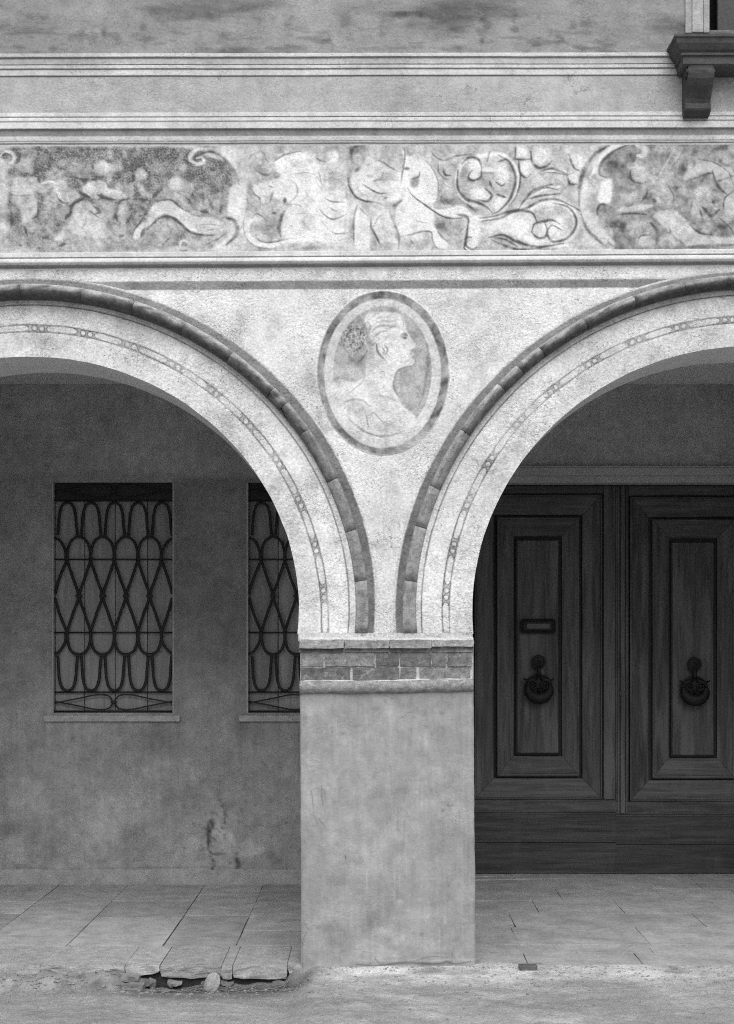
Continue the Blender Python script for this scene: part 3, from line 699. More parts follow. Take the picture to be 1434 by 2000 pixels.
# right cartouche
Eq = (1120, 270, 4.567)
cv.off = Eq
cv.poly([(480, 45), (1500, 40), (1600, 1000), (350, 1000), (360, 860), (230, 760), (215, 620), (335, 560), (335, 370), (235, 320), (260, 200)], 0.385, 0.85, 4)
paint(Eq, [S_([(340, 50), (200, 140), (110, 260), (60, 400), (52, 600)], 40, .30), S_([(72, 680), (120, 800), (200, 890), (315, 980)], 32, .30), L_([(480, 40), (350, 90), (240, 180), (190, 280), (150, 350)], 36, .72), L_([(110, 380), (98, 550), (120, 680), (180, 790), (280, 860), (350, 930)], 66, .66), ('P', [(260, 390), (330, 372), (330, 560), (220, 565), (240, 450)], .73, .9, 2),
    S_([(480, 60), (340, 130), (245, 230), (235, 320), (295, 352)], 26, .30), ('B', 285, 655, 74, 72, .40, .8), S_([(212, 690), (220, 620), (262, 588), (352, 620)], 18, .27), L_([(560, 60), (625, 85), (645, 120), (620, 155), (575, 155)], 46, .66),
    ('B', 590, 320, 76, 66, .57, .85), ('B', 800, 510, 92, 122, .57, .85), L_([(430, 500), (560, 530), (640, 470)], 66, .50), L_([(640, 350), (720, 390)], 60, .54), L_([(400, 640), (560, 620), (700, 605)], 50, .59), ('P', [(720, 680), (880, 640), (1000, 720), (1120, 850), (1280, 880), (1430, 890), (1430, 940), (1060, 960), (950, 900), (800, 780)], .56, .88, 2.4), L_([(560, 780), (640, 800), (710, 880)], 110, .51, .75), ('B', 640, 910, 72, 52, .55, .8), L_([(480, 800), (560, 740)], 40, .5), L_([(760, 890), (850, 900), (900, 940)], 60, .53),
    S_([(508, 280), (520, 370), (600, 402), (645, 390)], 20, .27), S_([(650, 415), (656, 500), (600, 572)], 18, .28), S_([(840, 415), (895, 520), (880, 610)], 13, .34), S_([(400, 682), (520, 670), (650, 682)], 19, .25), ('B', 400, 765, 60, 38, .29, .7), S_([(575, 930), (600, 872), (690, 862)], 15, .31), S_([(690, 755), (755, 840), (742, 950)], 36, .30), S_([(858, 805), (872, 858)], 20, .31), S_([(560, 430), (600, 440)], 40, .28), S_([(700, 540), (740, 570)], 26, .36), S_([(760, 620), (830, 642)], 10, .4), S_([(470, 610), (540, 590)], 14, .34), S_([(890, 880), (980, 940)], 22, .32),
    L_([(740, 360), (820, 240), (905, 90)], 12, .55), L_([(780, 370), (870, 250), (955, 130)], 11, .53), L_([(830, 370), (900, 300), (965, 260)], 10, .52), L_([(760, 350), (840, 200), (880, 110)], 8, .52), S_([(880, 250), (930, 200)], 20, .31),
    L_([(1000, 350), (1120, 270), (1270, 230)], 86, .57), ('B', 1310, 310, 82, 72, .55, .85), ('B', 1370, 430, 62, 74, .53, .8), ('B', 1150, 530, 92, 92, .54, .8), ('B', 1100, 670, 52, 74, .55, .8), ('B', 1190, 800, 62, 48, .55, .75), ('B', 1410, 585, 84, 116, .58, .85), ('B', 1400, 150, 90, 60, .46, .6),
    S_([(1240, 290), (1270, 390), (1320, 462), (1365, 495)], 26, .27), S_([(1270, 392), (1395, 350)], 15, .31), S_([(1110, 185), (1250, 215), (1380, 300), (1425, 410)], 15, .29), S_([(1050, 370), (1180, 320), (1240, 310)], 22, .30), S_([(1240, 550), (1272, 615)], 20, .27), S_([(1150, 610), (1230, 690), (1300, 640)], 36, .29), S_([(1035, 765), (1120, 840), (1235, 862)], 18, .28), S_([(1338, 660), (1350, 540), (1434, 466)], 15, .31), S_([(1290, 700), (1400, 800), (1434, 870)], 16, .30), S_([(1000, 972), (1200, 962), (1434, 950)], 36, .31), S_([(1290, 160), (1340, 230), (1420, 250)], 36, .30), S_([(1130, 640), (1150, 700)], 22, .33), S_([(1060, 560), (1050, 640)], 14, .34), S_([(1080, 60), (900, 50), (700, 55)], 16, .30, .6), S_([(1300, 760), (1380, 850)], 60, .31, .6), ('B', 960, 290, 50, 40, .30, .5), ('B', 350, 230, 60, 30, .31, .5)])
# worn paint: whitish scuffs and faint loss
lo = fbm(*g, 26, 31, 5); cv.a = cv.a * (1 - 0.35 * np.clip((lo - 0.56) * 7, 0, 1)) + 0.62 * 0.35 * np.clip((lo - 0.56) * 7, 0, 1)
cv.a += 0.16 * (fbm(*g, 7, 41, 3) - 0.5) + 0.26 * (fbm(*g, 20, 43, 4) - 0.5)
cv.a = np.clip(0.55 + (cv.a - 0.56) * 1.75, 0.10, 0.80)
xs = np.concatenate([np.linspace(XL, -60, 40, endpoint=False), np.arange(-60, 1500, 1.7), np.linspace(1500, XR, 40)])
ys = np.linspace(FZ0, FZ1, 122)
X, Y = np.meshgrid(xs, ys)
val = cv.sample(X, wall_t(X, Y))
grid_obj('painted_frieze', np.stack([fx(X), 0 * X, fz(wall_t(X, Y))], -1), M['frieze'], arcade, val)['label'] = 'painted frieze of putti, rearing horse and leafy scrolls'

wall_grid('lower_string_course', 490, 524, 5, 0.6,  # shade under the roll is painted into its lower rows
          rows_fn([(490, .60), (499, .64), (500, .5), (500.7, .14), (502, .16), (503, .62), (508, .60), (512, .46), (517, .32), (520, .24), (521.3, .3), (522, .68), (524, .66)], 0.7, 8),
          M['band'], prof_fn([(490, 0), (491, .004), (499, .005), (501, .001), (502, .006), (507, .026), (512, .034), (517, .028), (521, .006), (522, 0), (524, 0)]))

# ---- spandrel wall between and above the arches
def y_out(x):
    """photo y of the outer edge of the painted arch band at photo x."""
    res = np.full_like(x, 1244.0)
    for a in (AL, AR):
        ph = np.linspace(-math.pi / 2, math.pi / 2, 1200)
        ax, ay = apt(a, rad(a.ou, ph) - 5, ph)
        inside = (x > ax.min()) & (x < ax.max())
        res = np.where(inside, np.interp(x, ax, ay), res)
    return res
def v_spandrel(X, Y):
    v = 0.72 + 0.26 * (fbm(X, Y, 90, 51, 5) - 0.5) - 0.14 * np.clip((fbm(X, Y, 34, 57, 4) - .58) * 7, 0, 1)
    gb = 0.25 + 0.14 * (fbm(X, Y, 30, 55, 4) - 0.5)
    w = (fbm(X, Y * .2, 60, 53, 3) - .5) * 1.6
    yy = Y + w
    k = np.clip((yy - 548.5) / 1.5, 0, 1) * np.clip((565.5 - yy) / 2, 0, 1)
    v = v * (1 - k) + gb * k
    ln = np.exp(-((yy - 548.5) / 1.1) ** 2)
    v = v * (1 - 0.6 * ln)
    # grey stain running down above the medallion
    st = np.exp(-((X - 684) / 9) ** 2) * np.clip((575 - Y) / 30, 0, 1)
    v = v * (1 - 0.15 * st)
    lowfade = np.clip((Y - 900) / 300, 0, 1)
    return v * (1 - 0.10 * lowfade)
xs = xs_view(2.2)
ys = np.concatenate([np.arange(524, 572, 1.5), np.arange(572, 1244, 2.4), [1244.0]])
X, Y = np.meshgrid(xs, ys)
yo = y_out(xs)
YYc = Y[1:, :-1]
kp = Y[:-1, :-1] < np.maximum(yo[:-1], yo[1:])[None, :] + 3
Yt = wall_t(X, Y)
grid_obj('spandrel_wall', np.stack([fx(X), 0 * X, fz(np.minimum(Yt, 1244))], -1), M['fresco'], arcade, v_spandrel(X, Y), kp)

# ---- painted medallion with a profile head
md = Canvas(600, 900, 540, 920, 0.66)
gX, gY = md.X, md.Y
md.a += 0.1 * (fbm(gX, gY, 50, 51, 5) - .5)
md.off = (600, 540, 4.78)
MC = (600 + 710 / 4.78, 540 + 900 / 4.78)
ang = np.arctan2(gY - MC[1], gX - MC[0])
def ell(a, b, wob, seed):
    return np.hypot((gX - MC[0]) / a, (gY - MC[1]) / b) * (1 + wob * (vnoise(np.cos(ang) * 100 + 200, np.sin(ang) * 100 + 200, 40, seed) - .5))
def ring(e0, e1, soft=0.012):
    pass
E1 = ell(122, 155, .02, 1)        # inner edge of the painted field
E = ell(128.7, 160, .02, 2)
fieldm = np.clip((0.765 + 0.012 - ell(128.7, 160, .02, 3) * 1.0) / 0.024, 0, 1)
fieldm = np.clip((1.0 - np.hypot((gX - MC[0] + 1.5) / 96.5, (gY - MC[1] + 2) / 128)) * 40 + 0.5, 0, 1)
md.a = md.a * (1 - fieldm * .85) + 0.44 * fieldm * .85
# head and bust, light on the grey field
H = [(560, 352), (700, 335), (850, 345), (905, 410), (930, 500), (975, 585), (1012, 650), (968, 688), (992, 722), (976, 752), (1004, 792), (985, 826), (900, 842), (832, 884), (806, 960), (800, 1040), (850, 1130), (905, 1220), (1010, 1310), (960, 1400), (820, 1480), (640, 1480), (480, 1400), (360, 1290), (270, 1130), (240, 1000), (300, 960), (430, 990), (520, 950), (545, 880), (540, 760), (520, 640), (525, 480)]
md.poly(H, 0.68, 0.88, 1.6)
md.poly([(300, 480), (400, 420), (540, 430), (590, 560), (620, 660), (560, 800), (500, 880), (420, 800), (360, 700), (290, 600)], 0.40, 0.75, 4)
md.poly([(540, 700), (640, 680), (680, 760), (760, 830), (800, 930), (700, 960), (600, 930), (540, 900)], 0.52, 0.5, 8)
md.blob(470, 1230, 90, 60, 0.46, 0.65, 0.5); md.blob(760, 1420, 130, 70, 0.46, 0.6, 0.5); md.blob(280, 850, 40, 220, 0.48, 0.6, 0.5)
md.blob(600, 980, 70, 60, 0.55, 0.5, .6); md.blob(900, 560, 34, 20, 0.40, 0.6, 0.5); md.blob(790, 560, 60, 24, 0.50, 0.5, .5); md.blob(800, 470, 44, 18, .46, .55, .5); md.blob(690, 390, 90, 24, .54, .45, .6)
for p, w, v in [([(650, 630), (655, 690), (690, 745), (735, 785)], 4.5, .28), ([(700, 660), (720, 700), (700, 735)], 3, .36), ([(540, 560), (520, 500), (540, 440)], 5, .34), ([(540, 870), (530, 950), (490, 1010), (390, 1090)], 4, .46), ([(560, 810), (640, 830), (690, 870), (740, 940)], 2, .46), ([(340, 1180), (420, 1150), (520, 1160), (590, 1220)], 4, .40), ([(540, 1260), (560, 1340), (575, 1440)], 2.5, .38), ([(590, 1330), (620, 1270), (700, 1350), (800, 1390)], 3, .42), ([(865, 1310), (880, 1390)], 2.5, .40), ([(380, 1270), (420, 1360), (520, 1420)], 3, .5),
                ([(880, 340), (925, 430), (945, 520), (1005, 630)], 2, .5), ([(1010, 790), (995, 830), (910, 850), (840, 890), (815, 960), (810, 1040), (860, 1130)], 3.2, .36), ([(900, 545), (920, 560), (915, 580)], 3.5, .34), ([(960, 690), (975, 700)], 3, .42), ([(975, 745), (985, 752)], 3, .42), ([(770, 480), (830, 450)], 4, .42), ([(480, 300), (600, 275), (760, 280), (900, 330)], 8, .46), ([(910, 360), (1040, 460), (1110, 600)], 7, .44), ([(1110, 560), (1130, 720), (1120, 900), (1080, 1120), (1040, 1200)], 7, .38), ([(560, 590), (600, 640), (640, 620)], 4, .36), ([(500, 1440), (700, 1490), (880, 1460)], 3, .36)]:
    md.stroke(p, w, v, 0.7)
for p, w, v in [([(600, 380), (640, 350), (700, 350)], 3, .44), ([(620, 420), (680, 380), (760, 380)], 3, .42), ([(600, 470), (680, 420), (780, 420), (860, 400)], 3, .42), ([(600, 520), (660, 470), (740, 460), (790, 470)], 3.4, .36), ([(620, 570), (680, 520), (740, 510)], 3, .40), ([(560, 420), (590, 460), (580, 520)], 3.4, .36), ([(870, 370), (900, 430), (890, 480)], 3, .46), ([(880, 540), (915, 535), (940, 560)], 4, .26), ([(890, 570), (915, 578), (930, 575)], 3.4, .24), ([(850, 600), (900, 640), (940, 700)], 5, .56), ([(960, 720), (985, 724)], 3, .30), ([(940, 790), (900, 800), (840, 780)], 6, .54), ([(720, 640), (750, 680), (730, 730), (700, 700)], 3.4, .32),
                ([(640, 900), (700, 960), (720, 1050)], 4, .54), ([(420, 600), (380, 560), (400, 500), (460, 480), (500, 520), (480, 570)], 4, .26), ([(440, 700), (500, 660), (540, 600)], 4, .28), ([(380, 650), (430, 620), (470, 630)], 3.4, .28), ([(480, 800), (520, 760), (560, 700)], 4, .30), ([(640, 1110), (760, 1130), (850, 1180)], 3, .52), ([(700, 1240), (800, 1280), (900, 1290)], 3, .54)]:
    md.stroke(p, w, v, 0.7)
# crackled patch by the bun
ck = crackle(gX + 4 * vnoise(gX, gY, 8, 5), gY * 0.7, 6.0, 9)
zone = np.exp(-(((gX - 690) / 28) ** 2 + ((gY - 660) / 30) ** 2) ** 2)
md.a = md.a + zone * (np.where(ck < 0.9, 0.22, -0.05) * 0.8)
# dark outer ring and white inner ring
ro_ = np.hypot((gX - MC[0]) / 128.5, (gY - MC[1]) / 160) * 1.0
wb = 0.012 * (fbm(gX, gY, 25, 61, 3) - .5)
k_out = np.clip((1.0 + wb - ro_) * 45 + 0.5, 0, 1)
ri_ = np.hypot((gX - MC[0] + 1) / 113.5, (gY - MC[1] - 1) / 145.0)
k_in = np.clip((ri_ - 1.0 + wb) * 42 + 0.5, 0, 1)
ringm = k_out * k_in * np.clip(0.35 + 1.15 * fbm(gX, gY, 34, 69, 4), 0.4, 1)
rv = 0.33 + 0.26 * (fbm(gX, gY, 20, 63, 4) - .5)
fadeb = 1 - 0.6 * np.exp(-(((gX - 800) / 30) ** 2 + ((gY - 868) / 22) ** 2))
md.a = md.a * (1 - ringm * .92 * fadeb) + rv * ringm * .92 * fadeb
wi = np.clip((1.0 - ri_) * 42 + 0.5, 0, 1) * np.clip((np.hypot((gX - MC[0] + 1) / 97.5, (gY - MC[1] + 1) / 129) - 1.0) * 40 + .5, 0, 1)
md.a = md.a * (1 - wi * .9) + 0.68 * wi * .8
md.a += 0.14 * (fbm(gX, gY, 6, 65, 3) - .5) + 0.20 * (fbm(gX, gY, 18, 67, 4) - .5)
md.a = np.clip(0.63 + (md.a - 0.62) * 1.55, 0.10, 0.80)
rr = np.linspace(0.02, 1.0, 105)
tt = np.linspace(0, 2 * math.pi, 300)
T, R_ = np.meshgrid(tt, rr)
X = MC[0] + np.cos(T) * 130.5 * R_
Y = MC[1] + np.sin(T) * 162 * R_
P = np.stack([fx(X), np.full_like(X, -0.0025), fz(Y)], -1)
P[-1, :, 1] = 0.0005
grid_obj('painted_medallion', P, M['frieze'], arcade, md.sample(X, Y), flip=True)['label'] = 'oval painted medallion with a head in profile facing right'

# ---- arch rings with painted bead chain, and their terracotta rolls
def ring_paint(a, PH, R, cs):
    ri, rch, rtl, rri, rro, rou = [rad(c, PH) for c in (a.i, a.ch, a.tl, a.ri, a.ro, a.ou)]
    x, y = apt(a, R, PH)
    v = 0.72 + 0.24 * (fbm(x, y, 70, 71, 5) - .5) - 0.12 * np.clip((fbm(x, y, 30, 87, 4) - .58) * 7, 0, 1)
    inner = np.clip((rch - 16 - R) / 8, 0, 1)
    v = v * (1 - inner * 0.10)
    wob = (fbm(x, y, 22, 73, 3) - .5) * 2.2
    s = cs * rch                                   # arc length along the chain
    cw = 7.0
    dr = R - (rch - cw) + wob * 0.6
    per = 95.0
    q = np.mod(s + 6 * (vnoise(s, s * 0, 60, 75) - .5), per)
    fadec = np.clip(-0.25 + 1.9 * fbm(x, y, 45, 77, 4), 0.15, .95)
    def edge(sd, w): return np.exp(-(sd / w) ** 2)
    lines = np.maximum(edge(dr - cw, 1.25), edge(dr + cw, 1.25))
    # long link: capsule from q=0..60 ; two beads at 70 and 84
    cap = np.hypot(np.maximum(np.abs(q - 31) - 25, 0), dr) - 5.2
    capl = edge(cap, 1.15) * (np.abs(q - 31) > 22)
    b1 = edge(np.hypot(q - 70.5, dr) - 5.3, 1.2)
    b2 = edge(np.hypot(q - 84.5, dr) - 5.3, 1.2)
    ch = np.maximum.reduce([lines, capl, b1, b2]) * (np.abs(dr) < 9.5)
    shp = np.minimum(cap, np.minimum(np.hypot(q - 70.5, dr) - 5.3, np.hypot(q - 84.5, dr) - 5.3))
    v = v * (1 - (np.abs(dr) < cw) * (0.06 + 0.30 * (shp > 0)))
    v = v * (1 - ch * fadec) + 0.10 * ch * fadec
    tl = edge(R - rtl + wob * .5, 1.4) * np.clip(0.5 + fbm(x, y, 50, 79, 3), .4, 1)
    v = v * (1 - tl) + 0.10 * tl
    gap = np.clip((R - rtl - 2) / 2, 0, 1) * np.clip((rri - R) / 2, 0, 1)
    v = v * (1 - gap * 0.12)
    gr = np.clip((R - rri) / 1.5 + .5, 0, 1)
    outer = np.clip((R - rro) / 3 + .5, 0, 1) * np.clip((np.abs(PH) - .7) / .5, 0, 1)
    v = v * (1 - gr) + (0.26 - 0.10 * outer + 0.15 * (fbm(x, y, 26, 81, 4) - .5) + .06 * (fbm(x, y, 6, 82, 2) - .5)) * gr
    jag = rou - R + 2.5 * (fbm(x, y, 14, 83, 3) - .5) - 2
    e = np.clip(0.5 - jag / 2.5, 0, 1)
    v = v * (1 - e) + 0.62 * e
    return v
def make_ring(a, vis_sign, name):
    half = math.pi / 2
    ph = np.concatenate([np.linspace(-half, -0.15, 60, endpoint=False), np.linspace(-0.15, half, 520)]) * vis_sign
    if vis_sign < 0: ph = ph[::-1]
    v = np.linspace(0, 1, 92)
    PH, V = np.meshgrid(ph, v)
    ri, rou = rad(a.i, PH), rad(a.ou, PH) + 1.5
    # slightly uneven plaster edge along the opening
    x0, y0 = apt(a, ri, PH)
    ri = ri + 1.4 * (fbm(x0, y0, 40, 91, 3) - .5)
    R = ri + (rou - ri) * V
    X, Y = apt(a, R, PH)
    Y = np.minimum(Y, 1246)
    P = np.stack([fx(X), np.full_like(X, -0.003), fz(Y)], -1)
    o = grid_obj(name, P, M['fresco'], arcade, ring_paint(a, PH, R, np.abs(PH - half * vis_sign)), flip=True)
    # soffit of the arch, through the thickness of the wall
    xi, yi = apt(a, ri[0], ph)
    S = np.stack([np.stack([fx(xi), np.full_like(xi, yy), fz(np.minimum(yi, 1246))], -1) for yy in np.linspace(-0.003, THICK, 6)], 0)
    grid_obj('arch_soffit', S, M['ceiling'], arcade)
    return o
ringL = make_ring(AL, 1, 'arch_ring')
ringR = make_ring(AR, -1, 'arch_ring')
ringL['label'] = 'left arch ring with chain of painted beads'
ringR['label'] = 'right arch ring with chain of painted beads'

def roll_piece(a, p0, p1, sign, parent, seed, chip=0.0):
    rnd = random.Random(seed)
    n = max(3, int(abs(p1 - p0) * 620 / 14))
    m = 11
    V, Fc, PT = [], [], []
    dr = rnd.uniform(-.4, .4); dp = rnd.uniform(-0.0008, 0.0008)
    for i in range(n + 1):
        p = p0 + (p1 - p0) * i / n
        ap = abs(p)
        r0, r1 = float(rad(a.ri, p)) - 1 + dr, float(rad(a.ro, p)) + 1 + dr
        mid, hw = (r0 + r1) / 2, (r1 - r0) / 2
        prot = float(np.interp(ap, [0, 0.5, 0.95, 1.25, 1.57], [0.095, 0.088, 0.058, 0.012, 0.006])) + dp
        en = 1.0
        if i in (0, n): en = 0.985
        for k in range(m + 1):
            ov = float(np.interp(ap, [0, 0.7, 1.15], [0.75, 0.6, 0.0]))
            t = -ov * .9 + (math.pi + ov * .9) * k / m
            q = 0.0025 * (mnoise.noise(Vector((p * 60, k * 0.6, seed * 3.1))))
            r = mid - math.cos(t) * hw * 0.93
            hwm = hw / PX
            d = (max(0, math.sin(t)) ** 0.75 * (prot - ov * hwm * .9) + min(0, math.sin(t)) * hwm * 1.05 + ov * hwm * .9) * en + q * (1 if 0 < k < m else 0)
            if k == m: d = 0.0
            if chip: d *= 1 - chip * max(0, mnoise.noise(Vector((p * 50, k * 0.6, seed)))) * 1.6
            x, y = apt(a, r, p)
            V.append((fx(x), -0.004 - max(d, 0.0), fz(min(y, 1246))))
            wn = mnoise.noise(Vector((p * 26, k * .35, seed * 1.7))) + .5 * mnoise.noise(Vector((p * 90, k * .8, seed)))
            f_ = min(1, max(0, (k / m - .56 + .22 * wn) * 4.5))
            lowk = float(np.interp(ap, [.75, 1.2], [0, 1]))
            PT.append((1 - lowk) * (.085 + .26 * f_) + lowk * (.235 + .05 * wn))  # shaded underside painted in: dark inner half, light outer half
    for i in range(n):
        for k in range(m):
            q = i * (m + 1) + k
            Fc.append((q, q + 1, q + m + 2, q + m + 1))
    Fc.append(tuple(range(m, -1, -1)))
    Fc.append(tuple(n * (m + 1) + k for k in range(m + 1)))
    if sign < 0: Fc = [f[::-1] for f in Fc]
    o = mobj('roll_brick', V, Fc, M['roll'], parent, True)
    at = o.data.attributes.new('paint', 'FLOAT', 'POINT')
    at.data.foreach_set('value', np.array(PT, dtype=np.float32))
    return o
def ph_of(a, x, y): return math.atan2(x - a.c[0], a.c[1] - y)
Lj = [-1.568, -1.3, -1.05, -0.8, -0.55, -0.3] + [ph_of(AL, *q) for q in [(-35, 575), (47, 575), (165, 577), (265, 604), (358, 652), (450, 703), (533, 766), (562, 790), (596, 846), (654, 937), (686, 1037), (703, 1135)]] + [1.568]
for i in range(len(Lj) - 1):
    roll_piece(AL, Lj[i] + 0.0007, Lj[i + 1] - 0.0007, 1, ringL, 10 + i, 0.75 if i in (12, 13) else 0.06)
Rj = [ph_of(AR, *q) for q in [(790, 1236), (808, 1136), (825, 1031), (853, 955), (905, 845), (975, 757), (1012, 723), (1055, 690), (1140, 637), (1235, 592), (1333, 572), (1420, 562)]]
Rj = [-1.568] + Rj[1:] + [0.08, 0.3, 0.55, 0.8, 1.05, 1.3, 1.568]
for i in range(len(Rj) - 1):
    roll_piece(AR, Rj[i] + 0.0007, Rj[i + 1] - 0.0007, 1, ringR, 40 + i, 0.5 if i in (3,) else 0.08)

xs = np.arange(583, 923.6, 1.8); ys = np.linspace(1236, 1252, 10)
X, Y = np.meshgrid(xs, ys)
grid_obj('impost', np.stack([fx(X), np.full_like(X, -0.0034), fz(Y)], -1), M['fresco'], arcade, 0.58 + 0.14 * (fbm(X, Y, 14, 93, 4) - .5), np.ones((len(ys) - 1, len(xs) - 1), bool))
box_obj('impost_core', fx(584), fx(922), 0.0005, THICK - .002, fz(1254), fz(1236.5), M['plainwall'], arcade)
# ---- pillar under the arches
pillar = empty('pillar', (fx(757), THICK / 2, 0), parent=arcade)
pillar['label'] = 'square plastered pillar with a brick band below the arches'
PO = Vector((fx(757), THICK / 2, 0))
def under(o):          # keep world position under the pillar empty
    o.location = o.location - PO
    return o
pc = Canvas(580, 940, 1345, 1900, 0.33)
gX, gY = pc.X, pc.Y
pc.a += 0.10 * (fbm(gX, gY, 110, 101, 5) - .5) + 0.11 * (fbm(gX, gY, 22, 103, 4) - .5) + 0.05 * (fbm(gX, gY * .25, 5, 106, 2) - .5)
pc.a += 0.025 * (vnoise(gX, gY * 0.02, 13, 104) - .5) * np.clip((1700 - gY) / 300, 0, 1)
low = np.clip((gY - 1560) / 260, 0, 1)
pc.a += low * 0.10 * (fbm(gX, gY, 60, 105, 4) - .6)
pc.off = (560, 1330, 3.448)
for p, w, v in [(p, w, v * .7) for p, w, v in [([(165, 735), (175, 800), (185, 870)], 2, .2), ([(235, 700), (240, 790), (260, 885)], 2, .2), ([(200, 720), (250, 735), (265, 790)], 1.6, .24), ([(180, 880), (200, 940), (230, 990)], 2, .22), ([(205, 900), (230, 945), (255, 968)], 2.4, .22), ([(190, 960), (215, 990)], 1.6, .26), ([(575, 670), (600, 625), (650, 600)], 2.2, .27), ([(745, 840), (748, 900), (746, 985)], 1.6, .22), ([(396, 1172), (399, 1200)], 2.2, .08), ([(930, 1740), (950, 1770), (965, 1810)], 1.6, .12), ([(1115, 1825), (1117, 1855)], 1.6, .12), ([(105, 1590), (150, 1670), (185, 1640)], 1.5, .22), ([(140, 1670), (110, 1760), (95, 1850)], 1.8, .2)]]:
    pc.stroke(p, w, v, 0.8)
for (cx, cy, rx, ry, v, al) in [(cx, cy, rx, ry, v * .9, al) for (cx, cy, rx, ry, v, al) in [(590, 188, 26, 10, .22, .6), (380, 400, 60, 60, .52, .4), (940, 400, 12, 60, .58, .5), (490, 560, 120, 90, .34, .4), (560, 1390, 300, 90, .30, .4), (180, 1400, 60, 170, .29, .45), (1010, 1680, 120, 110, .30, .45), (870, 1490, 140, 70, .32, .4), (350, 1570, 130, 60, .48, .35), (640, 1720, 160, 50, .46, .4), (560, 1820, 160, 50, .52, .45), (950, 1790, 90, 70, .52, .4), (700, 900, 500, 40, .43, .3)]]:
    pc.blob(cx, cy, rx, ry, v, al, 0.7)
pc.stroke([(1195, 120), (1190, 700), (1180, 1300), (1185, 1750)], 2.2, 0.38, 0.6, 0.5, False)
pc.stroke([(1232, 90), (1235, 900), (1245, 1850)], 6, 0.35, 0.5, 0.5, False)
pc.stroke([(100, 100), (102, 900), (100, 1850)], 4, 0.38, 0.6, 0.5, False)
pc.off = (0, 0, 1)
rp = random.Random(8)
for q in range(170):
    x = rp.uniform(590, 925); y = rp.uniform(1360, 1860); vert = rp.random() < .7; L = rp.uniform(8, 70) * (1.6 if vert and x > 740 else 1)
    pts = [(x, y), (x + (rp.uniform(-1.5, 1.5) if vert else L * .5), y + (L * .5 if vert else rp.uniform(-3, 3))), (x + (rp.uniform(-2, 2) if vert else L), y + (L if vert else rp.uniform(-6, 6)))]
    pc.stroke(pts, rp.uniform(.8, 2.2), rp.choice([.22, .25, .45, .48, .5]), rp.uniform(.15, .5))
for q in range(140):
    x = rp.uniform(590, 925); y = rp.uniform(1360, 1870); pc.blob(x, y, rp.uniform(1, 5), rp.uniform(1, 4), rp.choice([.2, .24, .46, .5]), rp.uniform(.2, .6), .6)
for q in range(60):
    x = rp.uniform(590, 925); y = rp.uniform(1780, 1890); pc.blob(x, y, rp.uniform(3, 16), rp.uniform(2, 8), rp.choice([.22, .26, .44, .48]), rp.uniform(.2, .5), .7)
pc.off = (560, 1330, 3.448)
# crumbling foot
pc.stroke([(470, 1905), (560, 1900), (600, 1870), (640, 1905), (760, 1890), (870, 1880), (930, 1860), (1000, 1850), (1080, 1860)], 2.2, .15, .85)
pc.stroke([(470, 1905), (620, 1915), (780, 1895), (1010, 1900), (1080, 1885), (1130, 1900), (1240, 1885)], 5, .13, .85)
pc.a = np.clip(pc.a, .08, .6)
us = np.linspace(0, 1, 150); vs = np.concatenate([np.linspace(1345, 1860, 200), np.linspace(1862, 1900, 24)])
U, Vv = np.meshgrid(us, vs)
xl = 586 + 4 * np.clip((Vv - 1355) / 525, 0, 1); xr = 924.5 + 4.5 * np.clip((Vv - 1355) / 525, 0, 1)
jit = 2.2 * (fbm(Vv * 0 + 5, Vv, 26, 115, 4) - .5)
X = xl + jit + (xr - xl) * U + 2.0 * U * (fbm(Vv * 0 + 500, Vv, 30, 117, 4) - .5)
edge_d = np.minimum(U, 1 - U) * 340
dep = 0.012 - 0.012 * np.exp(-(edge_d / 2.5)) + 0.003 * (fbm(X, Vv, 90, 111, 3) - .5)
relief = np.clip((Vv - 1872 + 10 * (fbm(X, Vv, 40, 113, 3) - .5)) / 4, 0, 1)
dep = dep + relief * 0.003 * (X > 690)
grid_obj('pillar_face', np.stack([fx(X), -dep - 0.004, fz(Vv)], -1), M['pillar'], pillar, pc.sample(X, Vv))
under(bpy.data.objects['pillar_face'])
bm = bmesh.new(); add_box(bm, fx(588.5), fx(925), 0.0, THICK, -0.3, fz(1262)); under(bm_obj('pillar_core', bm, mat_plaster('pillar_side_plaster', 0.4, seed=5), pillar))
bm = bmesh.new(); add_box(bm, fx(587), fx(923), -0.004, THICK + 0.004, fz(1334), fz(1246)); under(bm_obj('mortar_bed', bm, M['mortar'], pillar))

def brick(x0, x1, y0, y1, proud, mat, name, seed):
    r = random.Random(seed)
    bm = bmesh.new()
    add_box(bm, fx(x0), fx(x1), -0.008 - proud, 0.09, fz(y1), fz(y0))
    bmesh.ops.subdivide_edges(bm, edges=bm.edges[:], cuts=5, use_grid_fill=True)
    for v in bm.verts:
        q = mnoise.noise_vector(v.co * 24 + Vector((0, 3.3 * seed, 0))) + .7 * mnoise.noise_vector(v.co * 75 + Vector((seed, 0, 0)))
        v.co += Vector((q.x * 0.0045, q.y * 0.004, q.z * 0.0048))
    o = bm_obj(name, bm, mat, pillar)
    under(o)
    return o
for i, (a_, b_) in enumerate([(588, 632), (635.5, 731), (735, 779), (782, 842), (844, 871), (874.5, 921)]):
    brick(a_, b_, 1276, 1301 - (i == 2) * 1, 0.004 + (i % 3) * 0.003, M['brick'], 'brick', i)
for i, (a_, b_) in enumerate([(588, 684), (690, 779), (782, 812), (820, 868), (869.5, 918)]):
    brick(a_, b_, 1304, 1328, 0.003 + (i * 2 % 3) * 0.003, M['brick'], 'brick', 20 + i)
